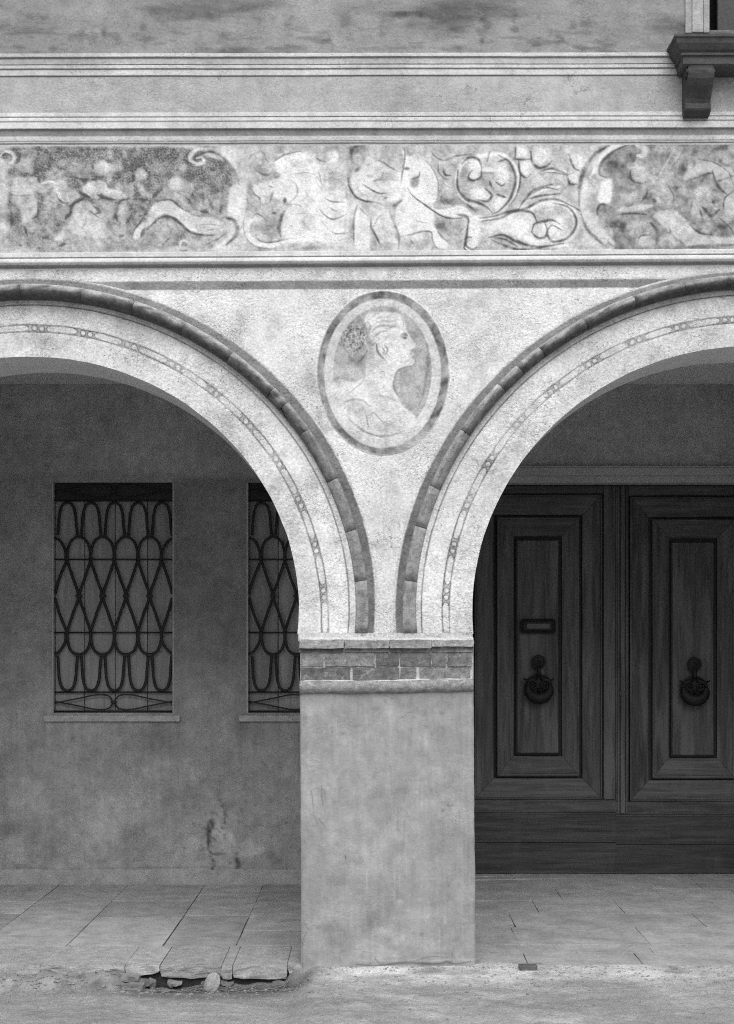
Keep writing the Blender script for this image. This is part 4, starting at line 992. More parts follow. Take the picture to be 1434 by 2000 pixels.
for i, (a_, b_) in enumerate([(585, 672), (673, 760), (761, 842), (843, 924.5)]):
    brick(a_, b_, 1249.5 + (i % 2), 1266 - (i == 3) * 3, 0.032, M['ledge'], 'ledge_brick', 40 + i)
    brick(a_ + 1, b_ - 1, 1266 - (i == 3) * 3, 1274, 0.010, M['brick'], 'brick', 50 + i)
# half round roll under the bricks
V, Fc = [], []
n, m = 90, 12
for i in range(n + 1):
    u = i / n
    x = 586 + 338 * u
    yc_ = 1342 - 4.0 * max(0, (u - 0.35)) / 0.65 * 1.1 + 1.2 * (vnoise(x, 0, 30, 5) - .5)
    for k in range(m + 1):
        t = math.pi * k / m
        hh = 12.8 + 1.5 * (vnoise(x, k * 20, 25, 6) - .5)
        V.append((fx(x), -0.008 - 0.040 * math.sin(t) ** 0.8 - 0.003 * (vnoise(x, k * 9, 12, 9) - .5), fz(yc_ - math.cos(t) * hh)))
for i in range(n):
    for k in range(m):
        q = i * (m + 1) + k
        Fc.append((q, q + 1, q + m + 2, q + m + 1))
Fc.append(tuple(range(m + 1))); Fc.append(tuple(n * (m + 1) + k for k in range(m, -1, -1)))
roll = mobj('roll_moulding', V, Fc, mat_brick('plastered_roll', 0.24, 0.25, 0.7), pillar, True)
under(roll)
# mortar fillets sitting on ledge and roll, and crumbly plaster at the foot
def crumb_line(name, x0, x1, yfun, dep, h, mat, seed, parent):
    V, Fc = [], []
    n = int((x1 - x0) / 3)
    for i in range(n + 1):
        x = x0 + (x1 - x0) * i / n
        hh = h * (0.35 + 1.0 * fbm(np.array(x), np.array(seed * 30.0), 22, seed, 3))
        yb = yfun(x)
        for (yy, dd) in ((yb + 1, 0.004), (yb + 1, dep), (yb - hh * .5, dep * 0.8), (yb - hh, 0.004)):
            V.append((fx(x), -dd, fz(yy)))
    for i in range(n):
        for k in range(3):
            q = i * 4 + k
            Fc.append((q, q + 4, q + 5, q + 1))
    return mobj(name, V, Fc, mat, parent, True)
under(crumb_line('mortar_fillet', 586, 924, lambda x: 1251, 0.036, 7, M['mortar'], 3, pillar))
under(crumb_line('mortar_fillet', 588, 922, lambda x: 1332 - 4.0 * max(0, (x - 704) / 220), 0.030, 5.5, M['mortar'], 5, pillar))

# ---- rear face of the arcade wall and neighbouring pillars (plain)
xs = np.linspace(XL, XR, 600)
def y_in(x):
    res = np.full_like(x, 1900.0)
    for a in (AL, AR):
        ph = np.linspace(-math.pi / 2, math.pi / 2, 1200)
        ax, ay = apt(a, rad(a.i, ph), ph)
        ins = (x > ax.min()) & (x < ax.max())
        res = np.where(ins, np.interp(x, ax, ay), res)
    return res
yi = y_in(xs)
P = np.stack([np.stack([fx(xs), np.full_like(xs, THICK), np.full_like(xs, fz(-900.0))], -1), np.stack([fx(xs), np.full_like(xs, THICK), fz(yi)], -1)], 0)
bad = np.abs(np.diff(yi)) > 400
grid_obj('rear_face', P, M['ceiling'], arcade, keep=(~bad)[None, :], flip=True)
for (a_, b_) in ((XL, -463.0), (2009.0, XR)):
    box_obj('side_pillar', fx(a_), fx(b_), -0.005, THICK - 0.005, -0.3, fz(1240), M['plainwall'], arcade)

# ---- upper window with stone frame, moulded sill and scroll bracket
win = empty('window', (fx(1543), 0, fz(60)), parent=arcade)
win['label'] = 'dark upper window with moulded stone sill on a scroll bracket'
WO = Vector((fx(1543), 0, fz(60)))
def uw(o):
    o.location = o.location - WO
    return o
def zc(y, p): return EYE + (VY - y) * (D - p) / F      # height of a photo row on a plane p in front of the wall
def xc_(x, p): return (x - VX) * (D - p) / F
jz0 = fz(66)
for nm, x0, x1, p in (('frame_jamb', 1339, 1352, .012), ('frame_jamb', 1352.5, 1374, .022), ('frame_jamb', 1374.5, 1386, .016)):
    uw(box_obj(nm, xc_(x0, p), xc_(x1, p), -p, 0.1, jz0, fz(-560), M['jamb'], win, 0.002))
    uw(box_obj(nm, fx(3086) - xc_(x1, p) + fx(717) - fx(717), fx(3086) - xc_(x0, p), -p, 0.1, jz0, fz(-560), M['jamb'], win, 0.002))
uw(box_obj('frame_head', xc_(1339, .02), fx(3086) - xc_(1339, .02), -0.02, 0.1, fz(-560) + 0.002, fz(-610), M['jamb'], win, 0.003))
uw(box_obj('shade_backing', fx(1384), fx(1702), 0.26, 0.30, fz(70), fz(-570), M['dark'], win))  # thin panel, the room's darkness painted as near-black
for (x0, x1) in ((1383.5, 1386.0), (1700.0, 1702.5)):
    uw(box_obj('reveal', fx(x0), fx(x1), 0.102, 0.26, fz(70), fz(-570), M['dark'], win))
uw(box_obj('shutter', fx(1412), fx(1540), 0.12, 0.15, fz(62), fz(-556), M['winwood'], win, 0.003))
uw(box_obj('shutter', fx(1546), fx(1674), 0.12, 0.15, fz(62), fz(-556), M['winwood'], win, 0.003))
# sill: profile swept round three sides with mitred returns
zt = zc(65, .22)
prof = [(.0, zt + .004), (.215, zt), (.22, zt - .003), (.22, zt - .016), (.212, zt - .020), (.205, zt - .045), (.185, zt - .072), (.172, zt - .082), (.172, zt - .086), (.178, zt - .089), (.178, zt - .099), (.166, zt - .103), (.164, zt - .142), (.150, zt - .150), (.0, zt - .152)]
xa0, xb0 = xc_(1318.5, .22), fx(3086) - xc_(1318.5, .22)
V, Fc = [], []
np_ = len(prof)
for (p, z) in prof:
    ins = .22 - p if p > 0 else (.22 - .15 if z < zt - .1 else 0.0)
    ins = min(ins, 0.075)
    V += [(xa0 + ins, 0.03, z), (xa0 + ins, -p, z), (xb0 - ins, -p, z), (xb0 - ins, 0.03, z)]
for i in range(np_ - 1):
    for k in range(3):
        Fc.append((i * 4 + k, i * 4 + k + 1, i * 4 + k + 5, i * 4 + k + 4))
uw(mobj('sill', V, Fc, M['sill'], win))
def bracket(x0, x1):
    zt2 = zc(121, .16)
    pf = [(0.0, zt2), (.150, zt2), (.158, zt2 - .010), (.156, zt2 - .030), (.162, zt2 - .042), (.165, zt2 - .060), (.158, zt2 - .085), (.135, zt2 - .115), (.105, zt2 - .145), (.084, zt2 - .170), (.076, zt2 - .190), (.080, zt2 - .196), (.088, zt2 - .200), (.090, zt2 - .226), (.084, zt2 - .234), (.050, zt2 - .250), (0.0, zt2 - .256)]
    V, Fc = [], []
    for s, xx in ((0, x0), (1, x0 + .012), (2, (x0 + x1) / 2), (3, x1 - .012), (4, x1)):
        for i, (p, z) in enumerate(pf):
            ins = 0.006 if s in (0, 4) and 0 < i < len(pf) - 1 else 0
            dip = 0.006 if s == 2 and 4 < i < 11 else 0
            V.append((xx, -(p - ins - dip) if p > 0 else 0.02, z))
    k = len(pf)
    for s in range(4):
        for i in range(k - 1):
            Fc.append((s * k + i, s * k + i + 1, (s + 1) * k + i + 1, (s + 1) * k + i))
    Fc.append(tuple(range(k - 1, -1, -1))); Fc.append(tuple(4 * k + i for i in range(k)))
    # volute discs on the cheeks
    parts = [(V, Fc)]
    for xx, sg in ((x0, -1), (x1, 1)):
        sp = [(xx + sg * 0.004, -(.112 + math.cos(a) * rr), zt2 - .050 + math.sin(a) * rr) for a, rr in ((t * 0.5, 0.036 * (1 - t / 26)) for t in range(0, 24))]
        parts.append(tube_geo(sp, 0.005, 5))
    V, Fc = join_geo(parts)
    return uw(mobj('bracket', V, Fc, M['sill'], win))
bracket(xc_(1345, .16), xc_(1395.5, .16))
bracket(fx(3086) - xc_(1395.5, .16), fx(3086) - xc_(1345, .16))

# ================================================================== THE WALL BEHIND THE ARCADE
rear = empty('portico_wall', (0, YB, 0), 'dark old plaster wall behind the arches with barred windows and double door', 'wall')
RO = Vector((0, YB, 0))
def ur(o):
    o.location = o.location - RO
    return o
XBL, XBR = fx(XL), fx(XR)
ZC = bz(750)                 # ceiling height
wins = [(105.0, 337.0), (485.0, 717.0)]
WY0, WY1 = 942.0, 1392.0
DX0, DX1 = 893.0, 1512.0     # door opening, on the back wall plane
DY0 = 944.0
bc = Canvas(-30, 900, 740, 1730, 0.385)
gX, gY = bc.X, bc.Y
bc.a += 0.08 * (fbm(gX, gY, 120, 121, 5) - .5)
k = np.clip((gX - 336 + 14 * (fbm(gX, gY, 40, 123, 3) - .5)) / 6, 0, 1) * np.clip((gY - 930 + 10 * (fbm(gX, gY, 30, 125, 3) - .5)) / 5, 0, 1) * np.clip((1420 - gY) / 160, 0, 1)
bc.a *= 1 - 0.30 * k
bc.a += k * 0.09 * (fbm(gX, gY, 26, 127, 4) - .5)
low = np.clip((gY - 1330) / 200, 0, 1)
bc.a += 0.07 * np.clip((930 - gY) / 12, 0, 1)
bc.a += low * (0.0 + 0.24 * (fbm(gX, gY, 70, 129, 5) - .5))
# lost and patched plaster near the foot, scratches
bc.a += low * 0.05 * (fbm(gX, gY, 9, 135, 3) - .5)
bc.off = (0, 0, 1)
bc.poly([(412, 1602), (424, 1596), (432, 1620), (452, 1628), (470, 1645), (500, 1638), (516, 1650), (505, 1668), (470, 1672), (440, 1668), (418, 1650)], 0.56, 0.75, 3)
bc.poly([(8, 1640), (36, 1630), (46, 1660), (40, 1690), (5, 1690)], 0.50, 0.6, 5)
bc.poly([(500, 1672), (540, 1664), (590, 1672), (600, 1724), (470, 1724), (480, 1690)], 0.29, 0.55, 7)
for (cx, cy, rx, ry, v, al) in [(12, 1622, 20, 16, .16, .7), (300, 1440, 40, 22, .27, .6), (345, 1465, 60, 14, .27, .5), (360, 1420, 60, 26, .30, .5), (430, 1528, 8, 7, .2, .7), (428, 1548, 6, 8, .2, .7), (424, 1560, 9, 5, .2, .6), (440, 1575, 14, 6, .2, .7), (458, 1568, 8, 7, .22, .7), (414, 1588, 7, 4, .2, .6), (100, 1668, 10, 9, .26, .6), (530, 1672, 9, 12, .2, .5), (80, 1400, 60, 50, .44, .4), (150, 1530, 120, 70, .42, .35), (300, 1530, 60, 30, .33, .4), (480, 1420, 26, 18, .25, .5), (130, 1570, 30, 40, .32, .4)]:
    bc.blob(cx, cy, rx, ry, v, al, 0.6)
rl = random.Random(4)
for x0 in (88, 140, 210, 262, 330, 351, 472, 500, 545, 580):
    L = rl.uniform(30, 130)
    bc.stroke([(x0, 1411), (x0 + rl.uniform(-3, 3), 1411 + L * .5), (x0 + rl.uniform(-5, 5), 1411 + L)], rl.uniform(3, 8), .24, .40, w2=1.0)
pn = fbm(gX, gY, 26, 137, 5)
pm_ = np.clip((pn - .53) * 22, 0, 1) * np.clip((gY - 1590 + 50 * (fbm(gX, gY, 90, 139, 3) - .5)) / 90, 0, 1) * np.clip(.25 + 1.0 * np.exp(-((gX - 540) / 80) ** 2) + .9 * np.exp(-((gX - 10) / 60) ** 2) + .25, 0, 1)
bc.a = bc.a * (1 - pm_ * .6) + (.25 + .2 * (fbm(gX, gY, 8, 143, 2) - .5)) * pm_ * .6
for q in range(70):
    x = rl.uniform(0, 590); y = rl.uniform(1400, 1700); L = rl.uniform(10, 60)
    bc.stroke([(x, y), (x + L * .5, y + rl.uniform(-2, 2)), (x + L, y + rl.uniform(-4, 4))], rl.uniform(.8, 1.6), rl.choice([.22, .25, .5]), .45)
for q in range(60):
    x = rl.gauss(440, 60); y = rl.uniform(1560, 1720); bc.blob(x, y, rl.uniform(1, 4), rl.uniform(1, 3.5), .14, .7, .5)
bc.off = (0, 0, 1)
for p, w in [([(414, 1600), (408, 1612), (407, 1640), (408, 1660)], 8), ([(418, 1600), (416, 1612), (411, 1625)], 7), ([(408, 1655), (414, 1668), (440, 1668)], 3), ([(460, 1676), (466, 1690), (458, 1706)], 9), ([(412, 1672), (418, 1690), (408, 1712)], 4), ([(425, 1550), (440, 1600), (420, 1640)], 2), ([(390, 1726), (470, 1722), (530, 1722)], 4)]:
    bc.stroke(p, w, 0.05, 0.85)
bc.stroke([(20, 1695), (200, 1697), (400, 1694), (580, 1698)], 2, 0.16, 0.5)
bc.a = np.clip(bc.a, .03, .5)
# plaster sheet with openings for windows and door
xs = np.concatenate([np.linspace(VX + XBL * SB, -30, 14, endpoint=False), np.arange(-30, 105, 4.5), np.arange(105, 337, 4.64), np.arange(337, 485, 4.625), np.arange(485, 717, 4.64), [717.0], np.linspace(730, 893, 12), np.linspace(893, 1512, 40)[1:], np.linspace(1540, VX + XBR * SB, 10)])
xs = np.unique(np.round(xs, 3))
ys = np.unique(np.round(np.concatenate([np.arange(745, 942, 8.0), [942.0, 944.0], np.arange(948, 1392, 6.0), [1392.0], np.arange(1396, 1600, 4.0), np.arange(1600, 1728, 2.5), [1735.0]]), 3))
X, Y = np.meshgrid(xs, ys)
xc, yc = (X[:-1, :-1] + X[1:, 1:]) / 2, (Y[:-1, :-1] + Y[1:, 1:]) / 2
keep = np.ones(xc.shape, bool)
for a_, b_ in wins: keep &= ~((xc > a_) & (xc < b_) & (yc > WY0) & (yc < WY1))
keep &= ~((xc > DX0) & (xc < DX1) & (yc > DY0))
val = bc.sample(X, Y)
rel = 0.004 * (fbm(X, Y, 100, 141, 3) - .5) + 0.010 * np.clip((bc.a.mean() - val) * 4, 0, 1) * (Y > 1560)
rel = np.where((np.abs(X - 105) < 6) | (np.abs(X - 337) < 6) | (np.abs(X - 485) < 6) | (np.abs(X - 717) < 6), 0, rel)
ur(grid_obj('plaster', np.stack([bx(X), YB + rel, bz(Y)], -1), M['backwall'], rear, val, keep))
# small plaster skirting at the foot of the left bay
V, Fc = [], []
n = 120
for i in range(n + 1):
    x = -700 + (590 + 700) * i / n
    for (yy, dd) in ((1731, .014), (1703 + 2 * (vnoise(x, 0, 50, 3) - .5), .012), (1698 + 3 * (vnoise(x, 9, 40, 3) - .5), .0)):
        V.append((bx(x), YB - dd - .003 * (vnoise(x, yy, 20, 8) - .3), bz(yy)))
for i in range(n):
    for k in range(2):
        q = i * 3 + k; Fc.append((q, q + 3, q + 4, q + 1))
ur(mobj('plaster_skirting', V, Fc, mat_plaster('skirting_plaster', 0.34, .25, .15, .3, .5, seed=12), rear, True))

# ---- windows: grille, shutter boards, sill
def wq(zx, zy): return 60 + zx / 2.655, 900 + zy / 2.655
def make_window():
    w = empty('window', (bx(221), YB, bz(1392)))
    WOO = Vector((bx(221), YB, bz(1392)))
    def part(name, V, Fc, mat, smooth=False, origin=None):
        o = mobj(name, V, Fc, mat, w, smooth, origin)
        o.location = o.location - WOO
        return o
    def bpart(name, x0, x1, y0, y1, Y0, Y1, mat, bev=0.0):
        o = box_obj(name, bx(x0), bx(x1), Y0, Y1, bz(y1), bz(y0), mat, w, bev)
        o.location = o.location - WOO
        return o
    YG = YB + 0.022
    YS = YB + 0.060
    # reveal
    rm = M['lintel']
    bpart('reveal', 101, 104.8, WY0 - 3, WY1, YB + .002, YB + .11, rm)
    bpart('reveal', 337.2, 341, WY0 - 3, WY1, YB + .002, YB + .11, rm)
    bpart('window_head', 104.8, 337.2, WY0 - 4, WY0 - .2, YB + .002, YB + .11, rm)
    # thin arris of plaster along the jambs
    bpart('frame', 101.5, 104.7, WY0, WY1, YB - .005, YB + .003, M['lintel'], .001)
    bpart('frame', 337.3, 340.0, WY0, WY1, YB - .005, YB + .003, M['lintel'], .001)
    # boards
    xsb = [104.9, 162.5, 222.5, 286, 337.1]
    for i in range(4):
        bpart('shutter_board', xsb[i] + .7, xsb[i + 1] - .7, WY0, WY1 - 2, YS + .002 * (i % 2), YS + .03, M['shutter'], .0015)
    bpart('shutter_back', 104.9, 337.1, WY0, WY1, YS + .035, YS + .05, M['dark'])
    bpart('head_shade_strip', 105.5, 336.5, WY0 + .5, WY0 + 34, YS - .022, YS - .001, M['groove'], .001)  # dark strip: the head recess's shade put into its colour
    bpart('sill', 87, 352, 1397, 1409, YB - .028, YB + .11, M['winsill'], .003)
    bpart('sill_gap', 105, 337, 1392.3, 1396.8, YB + .03, YB + .11, M['dark'])
    R = 0.0115
    def bar(name, zpts, yo=0.0, r=R, step=3.0):
        S = spline([wq(*p) for p in zpts], step) if len(zpts) > 2 else np.asarray([wq(*p) for p in zpts])
        c = S.mean(0)
        pts = [(bx(p[0]), YG + yo, bz(p[1])) for p in S]
        V, Fc = tube_geo(pts, r, 6, True, 0.8)
        return part(name, V, Fc, M['iron'], True, (bx(c[0]), YG + yo, bz(c[1])))
    def copy_bar(o, dxz):
        c = o.copy(); C.objects.link(c); c.parent = w
        c.location = o.location + Vector((dxz / 2.655 / SB, 0, 0))
        return c
    L, Rr = 119, 737
    for zy in (205, 510, 890, 1200):
        bar('grille_rail', [(L, zy), (Rr, zy)], 0.009, 0.0065)
    bar('grille_rail', [(L, 1300), (Rr, 1300)], 0.0, 0.008)
    p = 122.5
    c0 = 188.0
    # five long loops at the top and at the bottom
    top = bar('grille_loop', [(c0 + 52, 385), (c0 + 46, 330), (c0 + 42, 280), (c0 + 28, 232), (c0, 216), (c0 - 28, 232), (c0 - 42, 280), (c0 - 46, 330), (c0 - 50, 385)])
    bot = bar('grille_loop', [(c0 + 52, 1010), (c0 + 46, 1080), (c0 + 42, 1130), (c0 + 28, 1176), (c0, 1192), (c0 - 28, 1176), (c0 - 42, 1130), (c0 - 46, 1080), (c0 - 50, 1010)])
    for k in range(1, 5):
        copy_bar(top, p * k); copy_bar(bot, p * k)
    # arches under the clamps, diagonals, arches above the lower clamps
    h = p / 2
    c1 = c0 + h - 2
    a1 = bar('grille_arch', [(c1 - h + 2, 515), (c1 - h + 3, 465), (c1 - 40, 415), (c1, 392), (c1 + 40, 415), (c1 + h - 3, 465), (c1 + h - 2, 515)])
    a2 = bar('grille_arch', [(c1 - h + 2, 885), (c1 - h + 3, 935), (c1 - 40, 985), (c1, 1004), (c1 + 40, 985), (c1 + h - 3, 935), (c1 + h - 2, 885)])
    d1 = bar('grille_diagonal', [(c1 - h, 515), (c1 - 30, 610), (c1 - 3, 700), (c1 - 30, 790), (c1 - h, 885)], 0.0)
    d2 = bar('grille_diagonal', [(c1 + h, 515), (c1 + 30, 610), (c1 + 3, 700), (c1 + 30, 790), (c1 + h, 885)], 0.0)
    cl = []
    for zy in (385, 700, 1008):
        V, Fc = [], []
        x0, y0 = wq(c1 - 17, zy - 7); x1, y1 = wq(c1 + 17, zy + 7)
        bm = bmesh.new(); add_box(bm, bx(x0), bx(x1), YG - .012, YG + .010, bz(y1), bz(y0), .002)
        o = bm_obj('grille_clamp', bm, M['iron'], w); o.location = o.location - WOO
        cl.append(o)
    for k in range(1, 4):
        for o in [a1, a2, d1, d2] + cl: copy_bar(o, p * k)
    for o in (a1, a2): pass
    # cut ends at the jambs
    bar('grille_arch', [(L + 2, 398), (L + 30, 412), (L + 58, 465), (L + 60, 515)])
    bar('grille_arch', [(L + 2, 1002), (L + 30, 985), (L + 58, 935), (L + 60, 885)])
    bar('grille_arch', [(Rr - 2, 400), (Rr - 30, 420), (Rr - 58, 470), (Rr - 60, 515)])
    bar('grille_arch', [(Rr - 2, 1000), (Rr - 30, 980), (Rr - 58, 935), (Rr - 60, 885)])
    bar('grille_diagonal', [(L + 4, 690), (L + 30, 600), (c0 - 3, 515)]); bar('grille_diagonal', [(L + 4, 710), (L + 30, 800), (c0 - 3, 885)])
    bar('grille_diagonal', [(Rr - 4, 690), (Rr - 30, 600), (Rr - 60, 515)]); bar('grille_diagonal', [(Rr - 4, 710), (Rr - 30, 800), (Rr - 60, 885)])
    # lens shaped bars in the head and foot panels
    for (zc0, hh) in ((157, 34), (1252, 40)):
        for sx in (-1, 1):
            for sy in (-1, 1):
                bar('grille_lens', [(428, zc0 - sy * hh * 0.15), (428 + sx * 26, zc0 + sy * hh * .8), (428 + sx * 90, zc0 + sy * hh * .95), (428 + sx * 180, zc0 + sy * hh * .5), (428 + sx * 305, zc0 - sy * hh * .1)], 0.002 * sy, 0.006)
        V, Fc = [], []
        x0, y0 = wq(414, zc0 - 6); x1, y1 = wq(442, zc0 + 6)
        bm = bmesh.new(); add_box(bm, bx(x0), bx(x1), YG - .012, YG + .010, bz(y1), bz(y0), .002)
        o = bm_obj('grille_clamp', bm, M['iron'], w); o.location = o.location - WOO
    return w
w1 = make_window()
w2 = w1.copy(); C.objects.link(w2)
for ch in list(w1.children):
    c = ch.copy(); C.objects.link(c); c.parent = w2
w2.location.x += 380.0 / SB
for o, lb in ((w1, 'whole barred window at left'), (w2, 'barred window half hidden by the arch')):
    o['label'] = lb
    o.parent = rear; o.location = o.location - RO

# ---- door surround and lintel
for nm, y0, y1, p in (('lintel', 911.5, 914, .050), ('lintel', 914.2, 930, .040), ('lintel', 930.3, 943.5, .028)):
    ur(box_obj(nm, bx(870), bx(1535), YB - p, YB + .12, bz(y1), bz(y0), M['lintel'], rear, .002))
ur(box_obj('door_jamb', bx(870), bx(DX0), YB - .028, YB + .19, -.02, bz(943.8), M['lintel'], rear, .002))
ur(box_obj('door_jamb', bx(DX1), bx(1535), YB - .028, YB + .19, -.02, bz(943.8), M['lintel'], rear, .002))
ur(box_obj('door_head', bx(DX0), bx(DX1), YB + .121, YB + .19, bz(943.6), bz(925), M['groove'], rear))
ur(box_obj('door_threshold', bx(DX0), bx(DX1), YB + .10, YB + .3, -.02, dz(1706.5), M['slabfine'], rear, .003))
ur(box_obj('door_light_block', bx(860), bx(1545), YD + .09, YD + .12, -.02, bz(900), M['dark'], rear))  # unseen dark sheet added to stop light leaking past the leaves

# ---- door leaves
def knocker(cx, cy_top, parent, WOO, face=True):
    """ring knocker: rosette on top, heavy crescent below with two volutes."""
    y0 = YD - .020
    parts = []
    def P(x, y, d): return (dx(x), y0 - d, dz(y))
    def disc(cx, cy, r, h, n=20, rings=5):
        V = [P(cx, cy, h)]; Fc = []
        for j in range(1, rings + 1):
            a = j / rings * math.pi / 2
            for k in range(n):
                t = 2 * math.pi * k / n
                V.append(P(cx + math.cos(t) * r * math.sin(a), cy + math.sin(t) * r * math.sin(a), h * math.cos(a)))
        for k in range(n): Fc.append((0, 1 + k, 1 + (k + 1) % n))
        for j in range(rings - 1):
            for k in range(n):
                a_, b_ = 1 + j * n + k, 1 + j * n + (k + 1) % n
                Fc.append((a_, a_ + n, b_ + n, b_))
        return V, Fc
    def ringt(cx, cy, r, rt, d, a0=0, a1=2 * math.pi, n=30, rf=None, sq=1.0):
        pts = [P(cx + math.cos(a0 + (a1 - a0) * i / n) * r, cy + math.sin(a0 + (a1 - a0) * i / n) * r * sq, d) for i in range(n + 1)]
        rr = [(rf(i / n) if rf else 1) * rt / SD for i in range(n + 1)]
        return tube_geo(pts, rr, 8)
    cy = cy_top
    parts.append(disc(cx, cy, 13.5, .020))
    parts.append(ringt(cx, cy, 11.5, 2.6, .008))
    parts.append(disc(cx, cy, 5.5, .030, 12, 4))
    parts.append(tube_geo([P(cx, cy + 8, .012), P(cx, cy + 16, .018), P(cx, cy + 27, .020)], [.018, .014, .020], 8))
    yc2 = cy + 50
    # back plate, heavy crescent, thick at the bottom
    parts.append(ringt(cx, yc2, 21.5, 11.5, .026, -0.25, math.pi + .25, 34, lambda t: 0.36 + 0.75 * math.sin(math.pi * t) ** 0.9, .92))
    parts.append(disc(cx, yc2 + 1, 28, .018, 24, 5))
    for s in (-1, 1):
        # wings over the volutes
        parts.append(tube_geo([P(cx + s * 3, cy + 30, .020), P(cx + s * 12, cy + 34, .026), P(cx + s * 22, cy + 36, .026), P(cx + s * 30, cy + 32, .016)], [.014, .016, .012, .004], 8))
        sp = []
        for i in range(26):
            t = i / 25
            a = math.pi / 2 - s * (t * 3.6 * math.pi) + (0 if s > 0 else 0)
            r = 11.5 * (1 - t * .82)
            sp.append(P(cx + s * 11.5 + math.cos(a) * r, yc2 - 5 + math.sin(a) * r, .028 + .012 * t))
        parts.append(tube_geo(sp, [.009 * (1 - .3 * i / 25) for i in range(26)], 7))
    parts.append(disc(cx, yc2 + 4, 5, .040, 12, 4))
    parts.append(disc(cx, yc2 + 20, 12, .036, 16, 4))
    V, Fc = join_geo(parts)
    o = mobj('knocker', V, Fc, M['bronze'], parent, True)
    o.location = o.location - WOO
    return o

def door_leaf(cx, dy, side):
    WOO = Vector((dx(cx), YD, 0.05))
    leaf = empty('door_leaf', WOO)
    def fin(o): o.location = o.location - WOO; return o
    def b(name, x0, x1, y0, y1, p0, p1, mat, bev=.002):
        return fin(box_obj(name, dx(x0), dx(x1), YD - p1, YD - p0, dz(y1), dz(y0), mat, leaf, bev))
    T = lambda y: y + dy
    b('leaf_core', cx - 153, cx + 153, 946, T(1585), -.085, -.055, M['groove'], 0)
    # stiles, rails, plinth boards
    b('stile', cx - 153, cx - 127.5, 946.3, T(1561), -.054, .006, M['door'])
    b('stile', cx + 127.5, cx + 150, 946.3, T(1561), -.054, .006, M['door'])
    b('top_rail', cx - 127.3, cx + 127.3, 946.3, T(964), -.054, .004, M['doorh'])
    b('bottom_rail', cx - 153, cx + 151.5, T(1561.5), T(1586.5), -.054, .010, M['doorh'])
    b('rail_bead', cx - 153, cx + 151.5, T(1586.7), T(1589), -.054, .018, M['doorh'], .001)
    b('plinth_board', cx - 153, cx + 151.8, T(1589.3), T(1645), -.054, .012, M['doorplinth'])
    b('plinth_board', cx - 153, cx + 151.8, T(1645.8), 1705.5, -.054, .012, M['doorplinth'])
    # mitred mouldings: (half width, top, bottom, proud)
    def frame(name, prof, mat):
        for side_ in range(4):
            V, Fc = [], []
            for (hw, t, bt, p) in prof:
                c = [(cx - hw, T(t)), (cx + hw, T(t)), (cx + hw, T(bt)), (cx - hw, T(bt))]
                q0, q1 = c[side_], c[(side_ + 1) % 4]
                L_ = math.hypot(q1[0] - q0[0], q1[1] - q0[1]); e_ = 0.35 / L_
                q0, q1 = (q0[0] + (q1[0] - q0[0]) * e_, q0[1] + (q1[1] - q0[1]) * e_), (q1[0] - (q1[0] - q0[0]) * e_, q1[1] - (q1[1] - q0[1]) * e_)
                for q in (q0, q1):
                    V.append((dx(q[0]), YD - p, dz(q[1])))
            for i in range(len(prof) - 1):
                Fc.append((2 * i, 2 * i + 1, 2 * i + 3, 2 * i + 2))
            fin(mobj(name, V, Fc, M['doorh'] if (mat is M['door'] and side_ in (0, 2)) else mat, leaf))
    frame('outer_moulding', [(124.6, 966.3, 1561, -.03), (124.4, 966.5, 1560.6, .014), (121.6, 969, 1557.5, .016), (120.5, 970, 1556, .004), (119.4, 971, 1554.8, .002), (88, 1004, 1522, -.020), (86.5, 1005.5, 1520.5, -.024), (86.5, 1005.5, 1520.5, -.05)], M['door'])
    frame('inner_moulding', [(80.0, 1010, 1516.5, -.05), (80.0, 1010, 1516.5, -.004), (78.5, 1011.5, 1514.5, .002), (76.5, 1013.5, 1511.5, .000), (76, 1014, 1510.5, -.006), (49, 1046, 1478.5, -.028), (47.5, 1047, 1477.5, -.030), (47.5, 1047, 1477.5, -.05)], M['door'])
    frame('panel_bead', [(43.5, 1052, 1474, -.05), (43.5, 1052, 1474, -.020), (42, 1053.5, 1472.5, -.018), (40.5, 1055, 1471, -.024)], M['groove'])
    b('panel', cx - 40.3, cx + 40.3, T(1055.2), T(1470.8), -.05, -.022, M['door'], .002)
    knocker(cx, T(1293), leaf, WOO)
    return leaf
lfL = door_leaf(1051.5, 0, -1)
lfR = door_leaf(1355, 4, 1)
lfL['label'] = 'left door leaf with letter slot above its knocker'
lfR['label'] = 'right door leaf without a letter slot'
# letter slot and its corded rim, on the left leaf
WOO = Vector(lfL.location)
def P(x, y, d): return (dx(x), YD - d, dz(y))
rim = []
for i in range(60):
    t = i / 60
    L1, L2 = 62.0, 22.0
    per = 2 * (L1 + L2); s = t * per
    if s < L1: q = (1020 + s, 1212)
    elif s < L1 + L2: q = (1082, 1212 + s - L1)
    elif s < 2 * L1 + L2: q = (1082 - (s - L1 - L2), 1234)
    else: q = (1020, 1234 - (s - 2 * L1 - L2))
    rim.append(q)
rim.append(rim[0])
V1, F1 = tube_geo([P(q[0], q[1], .002) for q in rim], [(.013 + .003 * (i % 2)) for i in range(61)], 6, False)
bm = bmesh.new(); add_box(bm, dx(1021), dx(1081), YD - .008, YD + .026, dz(1234), dz(1212), .003)
me = bpy.data.meshes.new('tmp'); bm.to_mesh(me); bm.free()
V2, F2 = [tuple(v.co) for v in me.vertices], [tuple(p.vertices) for p in me.polygons]
V, Fc = join_geo([(V1, F1), (V2, F2)])
o = mobj('letter_slot', V, Fc, M['bronze'], lfL); o.location = o.location - WOO
o = box_obj('slot_flap', dx(1029), dx(1074), YD - .012, YD - .0085, dz(1228), dz(1218), M['slot'], lfL, .0015); o.location = o.location - WOO
